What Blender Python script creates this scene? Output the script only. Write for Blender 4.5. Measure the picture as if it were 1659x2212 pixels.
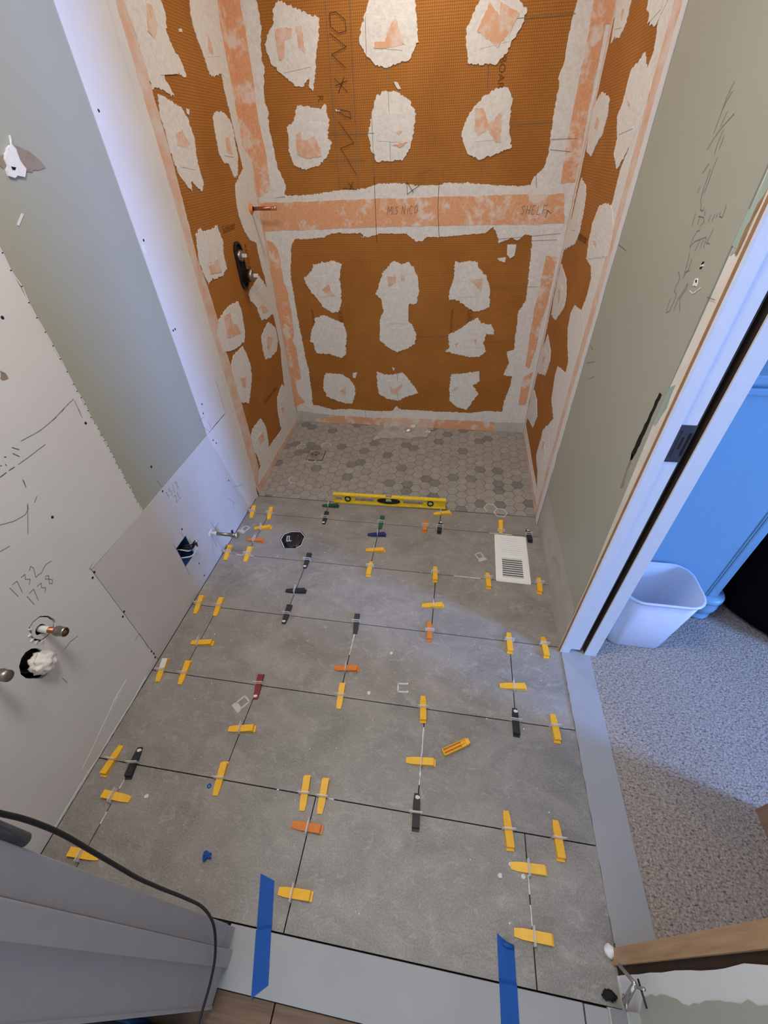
import bpy, bmesh, math, random
from mathutils import Vector, Matrix
from mathutils.geometry import tessellate_polygon
random.seed(7)
for o in list(bpy.data.objects): bpy.data.objects.remove(o)
scene = bpy.context.scene
COL = scene.collection

# ---------------------------------------------------------------- camera
cam_data = bpy.data.cameras.new('camera'); cam = bpy.data.objects.new('camera', cam_data); COL.objects.link(cam)
cam_data.sensor_fit = 'VERTICAL'; cam_data.sensor_height = 36.0; cam_data.lens = 14.6382; cam_data.clip_start = 0.01
cam.matrix_world = Matrix(((0.987742,-0.078945,0.134661,0.909229),(0.153295,0.653273,-0.741441,-0.340561),(-0.029438,0.752995,0.657367,1.469292),(0,0,0,1)))
scene.camera = cam
# ---------------------------------------------------------------- light
world = bpy.data.worlds.new('world'); scene.world = world; world.use_nodes = True
world.node_tree.nodes['Background'].inputs[0].default_value = (0.72, 0.84, 1.0, 1)
world.node_tree.nodes['Background'].inputs[1].default_value = 1.0
def area(name, loc, target, sx, sy, power, col, shape='RECTANGLE', spread=math.pi):
    d = bpy.data.lights.new(name, 'AREA'); d.shape = shape; d.size = sx; d.size_y = sy; d.energy = power; d.color = col; d.spread = spread
    o = bpy.data.objects.new(name, d); COL.objects.link(o); o.location = loc
    o.rotation_euler = (Vector(target)-Vector(loc)).to_track_quat('-Z', 'Y').to_euler(); return o
area('bathroom_ceiling_light', (0.62, 0.20, 2.37), (0.62, 0.20, 0), 0.46, 0.46, 16, (1.0, 0.94, 0.86), 'DISK')
area('shower_recessed_light', (0.65, 1.70, 2.375), (0.65, 1.70, 0), 0.24, 0.24, 7.2, (1.0, 0.87, 0.72), 'DISK')
area('bedroom_window_daylight', (4.46, -0.68, 1.45), (0, 0.55, 0.5), 0.42, 1.2, 165, (0.20, 0.39, 1.0))
vs = scene.view_settings
vs.view_transform = 'Standard'; vs.look = 'None'; vs.gamma = 1.0; vs.use_curve_mapping = False
vs.exposure = 0.15

# ---------------------------------------------------------------- materials
MATS = {}
def node_mat(name):
    m = bpy.data.materials.new(name); m.use_nodes = True
    nt = m.node_tree; b = nt.nodes['Principled BSDF']; MATS[name] = m
    return m, nt, b
def setp(b, rough=0.6, metal=0.0, spec=0.5):
    b.inputs['Roughness'].default_value = rough; b.inputs['Metallic'].default_value = metal
    b.inputs['Specular IOR Level'].default_value = spec
def coords(nt, scale=None, obj=True):
    t = nt.nodes.new('ShaderNodeTexCoord'); g = nt.nodes.new('ShaderNodeNewGeometry')
    mp = nt.nodes.new('ShaderNodeMapping'); nt.links.new(g.outputs['Position'], mp.inputs['Vector'])
    if scale: mp.inputs['Scale'].default_value = scale
    return mp.outputs[0]
def noise(nt, vec, scale, detail=4, rough=0.55, dist=0.0):
    n = nt.nodes.new('ShaderNodeTexNoise'); n.inputs['Scale'].default_value = scale; n.inputs['Detail'].default_value = detail
    n.inputs['Roughness'].default_value = rough; n.inputs['Distortion'].default_value = dist; nt.links.new(vec, n.inputs['Vector']); return n.outputs['Fac']
def ramp(nt, fac, stops):
    r = nt.nodes.new('ShaderNodeValToRGB'); nt.links.new(fac, r.inputs[0])
    els = r.color_ramp.elements
    while len(els) < len(stops): els.new(0.5)
    for e, (p, c) in zip(els, stops): e.position = p; e.color = (c[0], c[1], c[2], 1)
    return r.outputs[0]
def mix(nt, fac, a, b, mode='MIX'):
    m = nt.nodes.new('ShaderNodeMix'); m.data_type = 'RGBA'; m.blend_type = mode
    for s, v in ((m.inputs['Factor'], fac), (m.inputs['A'], a), (m.inputs['B'], b)):
        if hasattr(v, 'is_output'): nt.links.new(v, s)
        elif isinstance(v, (int, float)): s.default_value = v
        else: s.default_value = (v[0], v[1], v[2], 1)
    return m.outputs['Result']
def bump(nt, b, h, strength=0.3, dist=0.002):
    n = nt.nodes.new('ShaderNodeBump'); n.inputs['Strength'].default_value = strength; n.inputs['Distance'].default_value = dist
    nt.links.new(h, n.inputs['Height']); nt.links.new(n.outputs[0], b.inputs['Normal'])
def math_n(nt, op, a, b=None):
    n = nt.nodes.new('ShaderNodeMath'); n.operation = op
    for i, v in enumerate((a, b)):
        if v is None: continue
        if hasattr(v, 'is_output'): nt.links.new(v, n.inputs[i])
        else: n.inputs[i].default_value = v
    return n.outputs[0]
def plain(name, col, rough=0.6, metal=0.0, spec=0.5, var=0.06, nscale=30, bmp=0.0):
    m, nt, b = node_mat(name); setp(b, rough, metal, spec)
    v = coords(nt); f = noise(nt, v, nscale)
    lo = tuple(max(0, c*(1-var)) for c in col); hi = tuple(min(1, c*(1+var)) for c in col)
    nt.links.new(ramp(nt, f, [(0.3, lo), (0.7, hi)]), b.inputs['Base Color'])
    if bmp: bump(nt, b, noise(nt, v, nscale*6), bmp, 0.001)
    return m

plain('drywall_white', (0.69, 0.685, 0.67), 0.85, spec=0.2, var=0.03, nscale=4, bmp=0.05)
plain('drywall_new', (0.70, 0.69, 0.69), 0.85, spec=0.2, var=0.04, nscale=5, bmp=0.05)
plain('drywall_grey', (0.60, 0.585, 0.57), 0.85, spec=0.2, var=0.04, nscale=5, bmp=0.05)
plain('sage_paint', (0.385, 0.390, 0.325), 0.5, spec=0.35, var=0.03, nscale=3, bmp=0.04)
plain('bare_base', (0.47, 0.44, 0.40), 0.85, spec=0.2, var=0.08, nscale=12, bmp=0.1)
plain('ceiling_white', (0.78, 0.77, 0.75), 0.9, spec=0.2, var=0.02)
plain('bedroom_paint', (0.40, 0.34, 0.27), 0.8, spec=0.2, var=0.03)
plain('gypsum', (0.80, 0.79, 0.77), 0.9, spec=0.1, var=0.06, nscale=60, bmp=0.3)
plain('green_paper', (0.36, 0.45, 0.40), 0.8, spec=0.2, var=0.12, nscale=14)
plain('grey_paper', (0.72, 0.68, 0.62), 0.85, spec=0.2, var=0.10, nscale=9, bmp=0.1)
plain('jamb_white', (0.72, 0.73, 0.74), 0.45, spec=0.4, var=0.02)
plain('jamb_grey', (0.47, 0.445, 0.44), 0.55, spec=0.3, var=0.03)
plain('threshold', (0.345, 0.35, 0.35), 0.5, spec=0.35, var=0.04, nscale=8)
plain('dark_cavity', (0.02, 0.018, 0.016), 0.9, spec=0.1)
plain('black_rubber', (0.012, 0.012, 0.014), 0.45, spec=0.4, var=0.2)
plain('black_fabric', (0.004, 0.004, 0.005), 0.95, spec=0.05, var=0.2)
plain('joint_dark', (0.022, 0.021, 0.02), 0.95, spec=0.05, var=0.3, nscale=60)
plain('mosaic_bed', (0.13, 0.12, 0.105), 0.95, spec=0.05, var=0.25, nscale=60)
plain('white_plastic', (0.80, 0.80, 0.79), 0.35, spec=0.5, var=0.01)
plain('white_enamel', (0.86, 0.86, 0.85), 0.3, spec=0.5, var=0.01)
plain('bin_plastic', (0.66, 0.68, 0.74), 0.3, spec=0.5, var=0.01)
plain('furniture_paint', (0.20, 0.37, 0.50), 0.4, spec=0.4, var=0.02)
plain('wedge_yellow', (0.90, 0.49, 0.035), 0.45, spec=0.4, var=0.06, nscale=80)
plain('wedge_orange', (0.70, 0.22, 0.04), 0.45, spec=0.4, var=0.08, nscale=80)
plain('wedge_black', (0.022, 0.024, 0.026), 0.5, spec=0.4, var=0.4, nscale=120)
plain('wedge_green', (0.010, 0.085, 0.045), 0.45, spec=0.4, var=0.1, nscale=80)
plain('wedge_blue', (0.016, 0.035, 0.16), 0.45, spec=0.4, var=0.1, nscale=80)
plain('wedge_red', (0.22, 0.018, 0.022), 0.45, spec=0.4, var=0.1, nscale=80)
plain('level_yellow', (0.80, 0.58, 0.03), 0.4, spec=0.5, var=0.12, nscale=60)
plain('vial_green', (0.50, 0.62, 0.18), 0.15, spec=0.6, var=0.02)
plain('copper', (0.42, 0.17, 0.10), 0.38, 1.0, var=0.15, nscale=60)
plain('copper_bright', (0.80, 0.42, 0.30), 0.25, 1.0, var=0.1, nscale=60)
plain('brass_dull', (0.32, 0.29, 0.25), 0.35, 1.0, var=0.12, nscale=60)
plain('steel', (0.55, 0.54, 0.52), 0.3, 1.0, var=0.08, nscale=60)
plain('steel_dark', (0.16, 0.19, 0.23), 0.35, 0.9, var=0.1, nscale=60)
plain('bronze', (0.45, 0.41, 0.35), 0.35, 0.55, var=0.08, nscale=60)
plain('pex_blue', (0.015, 0.05, 0.13), 0.5, var=0.1)
plain('tape_blue', (0.016, 0.090, 0.36), 0.7, spec=0.2, var=0.06, nscale=40, bmp=0.15)
plain('cord_black', (0.012, 0.012, 0.013), 0.5, spec=0.4)
plain('cotton_white', (0.83, 0.80, 0.74), 0.95, spec=0.05, var=0.05, nscale=60, bmp=0.6)
plain('seal_orange', (0.80, 0.26, 0.09), 0.6, var=0.05)
plain('graphite', (0.17, 0.165, 0.16), 0.8, spec=0.2, var=0.3, nscale=200)
plain('marker_black', (0.025, 0.02, 0.02), 0.7, spec=0.2, var=0.1)
plain('marker_soft', (0.12, 0.12, 0.12), 0.8, spec=0.2, var=0.4, nscale=150)
plain('board_print', (0.20, 0.07, 0.012), 0.8, spec=0.1, var=0.15, nscale=120)
plain('paper_brown', (0.30, 0.24, 0.19), 0.9, spec=0.1, var=0.1, nscale=40)
plain('wood_dark', (0.05, 0.032, 0.022), 0.8, spec=0.1, var=0.15, nscale=20)
plain('wood_edge', (0.33, 0.19, 0.10), 0.7, spec=0.2, var=0.15, nscale=20)
plain('cream_edge', (0.74, 0.66, 0.55), 0.6, spec=0.3, var=0.05)
plain('bag_blue', (0.02, 0.08, 0.22), 0.8, spec=0.2)
plain('bag_dark', (0.02, 0.022, 0.025), 0.9, spec=0.1)
plain('grout_grey', (0.50, 0.49, 0.46), 0.9, spec=0.1, var=0.10, nscale=16)
plain('grout_white', (0.70, 0.68, 0.64), 0.9, spec=0.1, var=0.05, nscale=80)

def wood(name, c1, c2, axis_scale):
    m, nt, b = node_mat(name); setp(b, 0.5, 0, 0.35)
    v = coords(nt, axis_scale); f = noise(nt, v, 6, 6, 0.6)
    nt.links.new(ramp(nt, f, [(0.3, c1), (0.7, c2)]), b.inputs['Base Color']); return m
wood('wood_floor', (0.11, 0.062, 0.036), (0.22, 0.13, 0.08), (1, 14, 1))
wood('wood_cabinet', (0.30, 0.17, 0.10), (0.40, 0.24, 0.15), (8, 8, 0.8))
wood('wood_stud', (0.34, 0.20, 0.10), (0.50, 0.32, 0.18), (14, 14, 1))

# grey stone-look porcelain
m, nt, b = node_mat('porcelain_grey'); setp(b, 0.48, 0, 0.35)
v = coords(nt, (1, 1.5, 1)); n1 = noise(nt, v, 5.0, 8, 0.62, 0.8); n2 = noise(nt, v, 22, 8, 0.72, 1.2); n3 = noise(nt, coords(nt), 260, 2, 0.6); n4 = noise(nt, v, 9, 6, 0.6, 2.0)
obi = nt.nodes.new('ShaderNodeObjectInfo')
c = ramp(nt, n1, [(0.30, (0.185, 0.174, 0.157)), (0.5, (0.262, 0.247, 0.223)), (0.70, (0.355, 0.330, 0.298))])
c = mix(nt, ramp(nt, n2, [(0.52, (0, 0, 0)), (0.74, (0.68, 0.68, 0.68))]), c, (0.48, 0.45, 0.405))
c = mix(nt, ramp(nt, n4, [(0.60, (0, 0, 0)), (0.70, (0.40, 0.40, 0.40)), (0.76, (0, 0, 0))]), c, (0.54, 0.51, 0.465))
c = mix(nt, 0.30, c, ramp(nt, n3, [(0.35, (0.14, 0.133, 0.12)), (0.65, (0.44, 0.415, 0.38))]))
c = mix(nt, 1.0, c, ramp(nt, obi.outputs['Random'], [(0, (0.92, 0.92, 0.92)), (1, (1.05, 1.04, 1.03))]), 'MULTIPLY')
nt.links.new(c, b.inputs['Base Color']); bump(nt, b, n2, 0.12, 0.001)
def hexmat(name, k, tint=(1, 1, 1)):
    m, nt, b = node_mat(name); setp(b, 0.5, 0, 0.35)
    v = coords(nt); n2 = noise(nt, v, 38, 5, 0.65); obi = nt.nodes.new('ShaderNodeObjectInfo')
    c = ramp(nt, n2, [(0.3, tuple(k*0.85*t for t in tint)), (0.7, tuple(k*1.17*t for t in tint))])
    c = mix(nt, 1.0, c, ramp(nt, obi.outputs['Random'], [(0, (0.94, 0.94, 0.94)), (1, (1.05, 1.045, 1.04))]), 'MULTIPLY')
    nt.links.new(c, b.inputs['Base Color']); bump(nt, b, n2, 0.1, 0.001)
hexmat('hex_light', 0.300, (1.05, 0.99, 0.90)); hexmat('hex_warm', 0.288, (1.07, 0.99, 0.90)); hexmat('hex_dark', 0.190, (1.04, 1.0, 0.92))

# orange foam board: fine square waffle lines
def board(name, axes):
    m, nt, b = node_mat(name); setp(b, 0.75, 0, 0.2)
    g = nt.nodes.new('ShaderNodeNewGeometry'); s = nt.nodes.new('ShaderNodeSeparateXYZ'); nt.links.new(g.outputs['Position'], s.inputs[0])
    fs = []
    for ax in axes:
        w = math_n(nt, 'MULTIPLY', s.outputs[ax], 1/0.0085); fr = math_n(nt, 'FRACT', w)
        d = math_n(nt, 'ABSOLUTE', math_n(nt, 'SUBTRACT', fr, 0.5)); fs.append(math_n(nt, 'GREATER_THAN', d, 0.36))
    grid = math_n(nt, 'MAXIMUM', fs[0], fs[1])
    v = coords(nt); n1 = noise(nt, v, 5, 4); n2 = noise(nt, v, 90, 3)
    c = ramp(nt, n1, [(0.3, (0.39, 0.158, 0.030)), (0.7, (0.48, 0.203, 0.044))])
    c = mix(nt, math_n(nt, 'MULTIPLY', grid, 0.62), c, (0.20, 0.062, 0.010))
    nt.links.new(c, b.inputs['Base Color']); bump(nt, b, math_n(nt, 'SUBTRACT', 1.0, grid), 0.6, 0.0015)
board('board_back', (0, 2)); board('board_side', (2, 1))

def thinset(name, amount):
    m, nt, b = node_mat(name); setp(b, 0.9, 0, 0.15)
    v = coords(nt); n1 = noise(nt, v, 9, 6, 0.65); n2 = noise(nt, v, 70, 5, 0.7)
    c = ramp(nt, n2, [(0.25, (0.62, 0.60, 0.57)), (0.6, (0.76, 0.745, 0.72))])
    c = mix(nt, ramp(nt, n1, [(0.60, (0, 0, 0)), (0.74, (amount,)*3)]), c, (0.72, 0.52, 0.42))
    nt.links.new(c, b.inputs['Base Color']); bump(nt, b, n2, 0.55, 0.004)
thinset('thinset', 0.45); thinset('thinset_plain', 0.08)
m, nt, b = node_mat('peach_fleece'); setp(b, 0.85, 0, 0.15)
v = coords(nt); n1 = noise(nt, v, 11, 6, 0.7); n2 = noise(nt, v, 120, 3)
c = ramp(nt, n2, [(0.3, (0.66, 0.33, 0.175)), (0.7, (0.76, 0.41, 0.24))])
c = mix(nt, ramp(nt, n1, [(0.51, (0, 0, 0)), (0.60, (0.85, 0.85, 0.85))]), c, (0.74, 0.66, 0.60))
nt.links.new(c, b.inputs['Base Color']); bump(nt, b, n2, 0.2, 0.001)
m, nt, b = node_mat('peach_reveal'); setp(b, 0.85, 0, 0.15)
v = coords(nt); n1 = noise(nt, v, 28, 5, 0.65)
nt.links.new(ramp(nt, n1, [(0.42, (0.70, 0.40, 0.26)), (0.60, (0.70, 0.58, 0.50))]), b.inputs['Base Color'])
m, nt, b = node_mat('peach_pale'); setp(b, 0.85, 0, 0.15)
v = coords(nt); n1 = noise(nt, v, 14, 6, 0.65)
nt.links.new(ramp(nt, n1, [(0.38, (0.68, 0.42, 0.30)), (0.60, (0.68, 0.58, 0.52))]), b.inputs['Base Color'])

# carpet: looped pile
m, nt, b = node_mat('carpet'); setp(b, 0.95, 0, 0.05)
v = coords(nt); vo = nt.nodes.new('ShaderNodeTexVoronoi'); vo.inputs['Scale'].default_value = 150; vo.inputs['Randomness'].default_value = 0.9; nt.links.new(v, vo.inputs['Vector'])
n1 = noise(nt, v, 70, 4, 0.7); n2 = noise(nt, coords(nt, (1, 1.8, 1)), 105, 4, 0.7)
c = ramp(nt, n2, [(0.34, (0.09, 0.072, 0.055)), (0.43, (0.37, 0.31, 0.25)), (0.64, (0.58, 0.50, 0.41))])
c = mix(nt, math_n(nt, 'MULTIPLY', vo.outputs['Distance'], 0.45), c, (0.16, 0.14, 0.115))
nt.links.new(c, b.inputs['Base Color']); bump(nt, b, math_n(nt, 'SUBTRACT', n2, vo.outputs['Distance']), 0.8, 0.004)

def clear(name, col, alpha, rough=0.3):
    m, nt, b = node_mat(name); setp(b, rough, 0, 0.5); b.inputs['Base Color'].default_value = (*col, 1); b.inputs['Alpha'].default_value = alpha
    v = coords(nt); f = noise(nt, v, 150); nt.links.new(ramp(nt, f, [(0.3, tuple(c*0.93 for c in col)), (0.7, col)]), b.inputs['Base Color'])
clear('clear_clip', (0.82, 0.80, 0.78), 0.50); clear('clear_film', (0.85, 0.82, 0.78), 0.26, 0.12); clear('vial_glass', (0.72, 0.80, 0.35), 0.75, 0.1)
M = MATS

# ---------------------------------------------------------------- mesh helpers
def link(name, me, mat=None, parent=None, smooth=False):
    o = bpy.data.objects.new(name, me); COL.objects.link(o)
    if mat and not me.materials: me.materials.append(M[mat])
    if parent: o.parent = parent
    if smooth:
        for p in me.polygons: p.use_smooth = True
    return o
def from_bm(name, bm, mat=None, parent=None, smooth=False):
    bmesh.ops.recalc_face_normals(bm, faces=bm.faces[:])
    me = bpy.data.meshes.new(name); bm.to_mesh(me); bm.free()
    return link(name, me, mat, parent, smooth)
def add_box(bm, x0, x1, y0, y1, z0, z1, bev=0.0):
    r = bmesh.ops.create_cube(bm, size=1.0)
    for v in r['verts']: v.co = Vector(((x0+x1)/2+v.co.x*(x1-x0), (y0+y1)/2+v.co.y*(y1-y0), (z0+z1)/2+v.co.z*(z1-z0)))
    if bev: bmesh.ops.bevel(bm, geom=list({e for v in r['verts'] for e in v.link_edges}), offset=bev, segments=2, affect='EDGES', profile=0.6)
def box(name, x0, x1, y0, y1, z0, z1, mat, parent=None, bev=0.0):
    bm = bmesh.new(); add_box(bm, x0, x1, y0, y1, z0, z1, bev); return from_bm(name, bm, mat, parent)
XL, XR, YB = -0.13, 1.40, 2.167
def P3(plane, u, v, h):
    if plane == 'B': return Vector((u, YB-h, v))
    if plane == 'L': return Vector((XL+h, u, v))
    if plane == 'R': return Vector((XR-h, u, v))
    return Vector((u, v, h))
def add_prism(bm, loops, plane, h0, h1):
    """loops: outer ring then holes (2-D); extruded from h0 to h1 off the plane"""
    tris = tessellate_polygon([[Vector((p[0], p[1], 0)) for p in l] for l in loops])
    flat = [p for l in loops for p in l]
    lo = [bm.verts.new(P3(plane, p[0], p[1], h0)) for p in flat]; hi = [bm.verts.new(P3(plane, p[0], p[1], h1)) for p in flat]
    for t in tris:
        if len(set(t)) < 3: continue
        try:
            bm.faces.new([hi[i] for i in t]); bm.faces.new([lo[i] for i in reversed(t)])
        except ValueError: pass
    k = 0
    for l in loops:
        n = len(l)
        for i in range(n):
            a, c = k+i, k+(i+1) % n
            try: bm.faces.new((lo[a], lo[c], hi[c], hi[a]))
            except ValueError: pass
        k += n
def prism(name, loops, plane, h0, h1, mat, parent=None):
    bm = bmesh.new(); add_prism(bm, loops, plane, h0, h1); return from_bm(name, bm, mat, parent)
def jag(poly, amp=0.003, step=0.008, closed=True, seed=None):
    rnd = random.Random(seed if seed is not None else int(1e5*abs(poly[0][0]+poly[0][1]))); out = []
    n = len(poly)
    for i in range(n if closed else n-1):
        a, b2 = Vector(poly[i]), Vector(poly[(i+1) % n]); L = (b2-a).length
        if L < 1e-6: continue
        k = max(1, min(40, int(L/step))); nrm = Vector((-(b2-a).y, (b2-a).x))/L
        for j in range(k):
            t = j/k; d = rnd.uniform(-amp, amp) + (rnd.uniform(-amp, amp)*1.6 if rnd.random() < 0.18 else 0)
            q = a.lerp(b2, t) + nrm*(d if j else d*0.4); out.append((q.x, q.y))
    if not closed: out.append(tuple(poly[-1]))
    return out
def clampu(poly, lo, hi, vlo=-9, vhi=9): return [(min(max(p[0], lo), hi), min(max(p[1], vlo), vhi)) for p in poly]
def add_tube(bm, pts, r, seg=10, cap=True):
    pts = [Vector(p) for p in pts]; rs = r if isinstance(r, (list, tuple)) else [r]*len(pts); rings = []
    a = None
    for i, p in enumerate(pts):
        d = (pts[min(i+1, len(pts)-1)]-pts[max(i-1, 0)]).normalized()
        if a is None:
            a = d.cross(Vector((0, 0, 1)))
            if a.length < 1e-3: a = d.cross(Vector((1, 0, 0)))
        else: a = a-d*a.dot(d)
        a.normalize(); c = d.cross(a).normalized()
        rings.append([bm.verts.new(p+a*math.cos(2*math.pi*k/seg)*rs[i]+c*math.sin(2*math.pi*k/seg)*rs[i]) for k in range(seg)])
    for A, B in zip(rings, rings[1:]):
        for k in range(seg): bm.faces.new((A[k], A[(k+1) % seg], B[(k+1) % seg], B[k]))
    if cap: bm.faces.new(list(reversed(rings[0]))); bm.faces.new(rings[-1])
def tube(name, pts, r, mat, parent=None, seg=12, smooth=True):
    bm = bmesh.new(); add_tube(bm, pts, r, seg); return from_bm(name, bm, mat, parent, smooth)
def spline(pts, n=8):
    P = [Vector(p) for p in pts]; P = [P[0]*2-P[1]]+P+[P[-1]*2-P[-2]]; out = []
    for i in range(1, len(P)-2):
        a, b2, c, d = P[i-1:i+3]
        for j in range(n):
            t = j/n; out.append(0.5*((2*b2)+(c-a)*t+(2*a-5*b2+4*c-d)*t*t+(3*b2-a-3*c+d)*t**3))
    return out+[P[-2]]
def add_lathe(bm, prof, origin, axis, seg=24):
    """prof: (radius, height along axis)"""
    ax = Vector(axis).normalized(); a = ax.cross(Vector((0.13, 0.31, 0.94))).normalized(); c = ax.cross(a); O = Vector(origin); rings = []
    for r, h in prof: rings.append([bm.verts.new(O+ax*h+(a*math.cos(2*math.pi*k/seg)+c*math.sin(2*math.pi*k/seg))*max(r, 1e-5)) for k in range(seg)])
    for A, B in zip(rings, rings[1:]):
        for k in range(seg): bm.faces.new((A[k], A[(k+1) % seg], B[(k+1) % seg], B[k]))
def lathe(name, prof, origin, axis, mat, parent=None, seg=24, smooth=True):
    bm = bmesh.new(); add_lathe(bm, prof, origin, axis, seg); return from_bm(name, bm, mat, parent, smooth)
def ribbon(name, lines, plane, h, w, mat, parent=None):
    """flat strokes drawn on a plane"""
    bm = bmesh.new()
    for pts in lines:
        pts = [Vector((p[0], p[1])) for p in pts]
        for a, b2 in zip(pts, pts[1:]):
            d = b2-a
            if d.length < 1e-5: continue
            d.normalize(); n = Vector((-d.y, d.x))*w/2; e = d*w*0.3
            bm.faces.new([bm.verts.new(P3(plane, q.x, q.y, h)) for q in (a-e-n, b2+e-n, b2+e+n, a-e+n)])
    return from_bm(name, bm, mat, parent)
def empty(name, loc, rz=0.0):
    o = bpy.data.objects.new(name, None); COL.objects.link(o); o.location = loc; o.rotation_euler = (0, 0, rz); o.empty_display_size = 0.05; return o
def tag(o, label, cat, group=None):
    o['label'] = label; o['category'] = cat
    if group: o['group'] = group
    return o
def structure(o, label=None):
    o['kind'] = 'structure'
    if label: o['label'] = label
    return o
def circ(cx, cy, r, n=20, ry=None, a0=0.0): return [(cx+r*math.cos(a0+2*math.pi*k/n), cy+(ry or r)*math.sin(a0+2*math.pi*k/n)) for k in range(n)]
def keep(o, parent):
    o.parent = parent
    if parent.type == 'EMPTY': o.matrix_parent_inverse = parent.matrix_basis.inverted()
    return o
FONT = {'M': [[(0,0),(.1,1),(.35,.4),(.6,1),(.7,0)]], 'I': [[(.1,0),(.1,1)]], 'S': [[(.5,.85),(.3,1),(.05,.8),(.45,.4),(.35,.05),(0,.1)]], 'N': [[(0,0),(.05,1),(.45,0),(.5,1)]],
 'C': [[(.5,.85),(.2,1),(0,.5),(.2,0),(.5,.1)]], 'O': [[(.25,1),(0,.6),(.1,.05),(.4,.05),(.5,.6),(.25,1)]], 'H': [[(0,0),(0,1)],[(.5,0),(.5,1)],[(0,.5),(.5,.5)]],
 'E': [[(.45,1),(0,1),(0,0),(.45,0)],[(0,.5),(.35,.5)]], 'L': [[(0,1),(0,0),(.4,0)]], 'F': [[(.5,1),(0,1),(0,0)],[(0,.5),(.4,.5)]], 'R': [[(0,0),(0,1),(.4,.9),(.4,.6),(0,.5),(.45,0)]],
 'W': [[(0,1),(.15,0),(.35,.6),(.55,0),(.75,1)]], 'D': [[(0,0),(0,1),(.4,.75),(.4,.25),(0,0)]], 'T': [[(.25,0),(.25,1)],[(0,1),(.5,1)]], '1': [[(.1,0),(.1,1)]],
 '7': [[(0,1),(.45,1),(.15,0)]], '3': [[(0,.95),(.4,.9),(.15,.55),(.45,.3),(.1,0)]], '2': [[(0,.8),(.25,1),(.4,.7),(0,0),(.5,0)]], '8': [[(.25,.55),(.05,.8),(.25,1),(.4,.8),(.05,.25),(.25,0),(.45,.25),(.25,.55)]],
 '5': [[(.45,1),(.05,1),(.05,.6),(.4,.5),(.35,.05),(0,0)]], 'A': [[(0,0),(.25,1),(.5,0)],[(.1,.4),(.4,.4)]], '/': [[(0,-.1),(.35,1.1)]], ' ': []}
def writing(name, text, plane, o, d, up, size, mat, parent, w=0.0016, h=0.004):
    d = Vector(d).normalized(); up = Vector(up).normalized(); o = Vector(o); lines = []; x = 0.0; rnd = random.Random(len(text)+int(o.x*100))
    for ch in text:
        for st in FONT[ch]: lines.append([o+d*(x+p[0]*size*0.9+rnd.uniform(-.03, .03)*size)+up*(p[1]*size+rnd.uniform(-.04, .04)*size) for p in st])
        x += size*(0.35 if ch in 'I1 ' else 0.75)
    return ribbon(name, lines, plane, h, w, mat, parent)
def printed(name, text, plane, o, d, up, size, mat, parent, h=0.0012):
    cu = bpy.data.curves.new('print_curve', 'FONT'); cu.body = text; cu.size = size; cu.resolution_u = 3
    t = bpy.data.objects.new('print_tmp', cu); COL.objects.link(t)
    dg = bpy.context.evaluated_depsgraph_get(); me = bpy.data.meshes.new_from_object(t.evaluated_get(dg)); bpy.data.objects.remove(t)
    d = Vector(d).normalized(); up = Vector(up).normalized()
    for v in me.vertices:
        q = Vector(o)+d*v.co.x+up*v.co.y; v.co = P3(plane, q.x, q.y, h)
    me.materials.clear(); return link(name, me, mat, parent)

# ================================================================ the room
ZC = 2.40
floor = structure(box('floor', XL-0.08, 1.415, -0.3090, 1.372, -0.12, -0.009, 'joint_dark'), 'grey tiled bathroom floor on dark mortar bed')
ceiling = structure(box('ceiling', XL-0.2, 4.7, -0.45, 2.6, ZC, ZC+0.08, 'ceiling_white'))
# ---- floor tiles, running bond
PT, QT, X0, G = 0.3065, 0.611, 0.2988, 0.0032
rowY = [-0.2965, 0.0, PT, 2*PT, 3*PT, 1.2229, 1.3690]
TX0, TX1 = XL+0.003, 1.406
HOLE = [(0.1170,1.0463),(0.1210,1.0908),(0.1525,1.1154),(0.2085,1.1189),(0.2410,1.0853),(0.2420,1.0195),(0.2203,0.9975),(0.1563,0.9895)]
for r in range(6):
    js = [X0+k*QT if r % 2 else X0+(k+0.5)*QT for k in range(-2, 3)]
    xs = [TX0]+[j for j in js if TX0+0.03 < j < TX1-0.03]+[TX1]
    for a, c in zip(xs, xs[1:]):
        g = G/2; a2 = a+(g if a > TX0 else 0); c2 = c-(g if c < TX1 else 0); y0, y1 = rowY[r]+g, rowY[r+1]-g
        ring = [(a2, y0), (c2, y0), (c2, y1), (a2, y1)]
        bm = bmesh.new()
        if r == 4 and a < HOLE[0][0] < c: add_prism(bm, [ring, list(reversed(HOLE))], 'F', -0.0095, 0.0)
        else: add_prism(bm, [ring], 'F', -0.0095, 0.0)
        from_bm('floor_tile', bm, 'porcelain_grey', floor)
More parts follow.
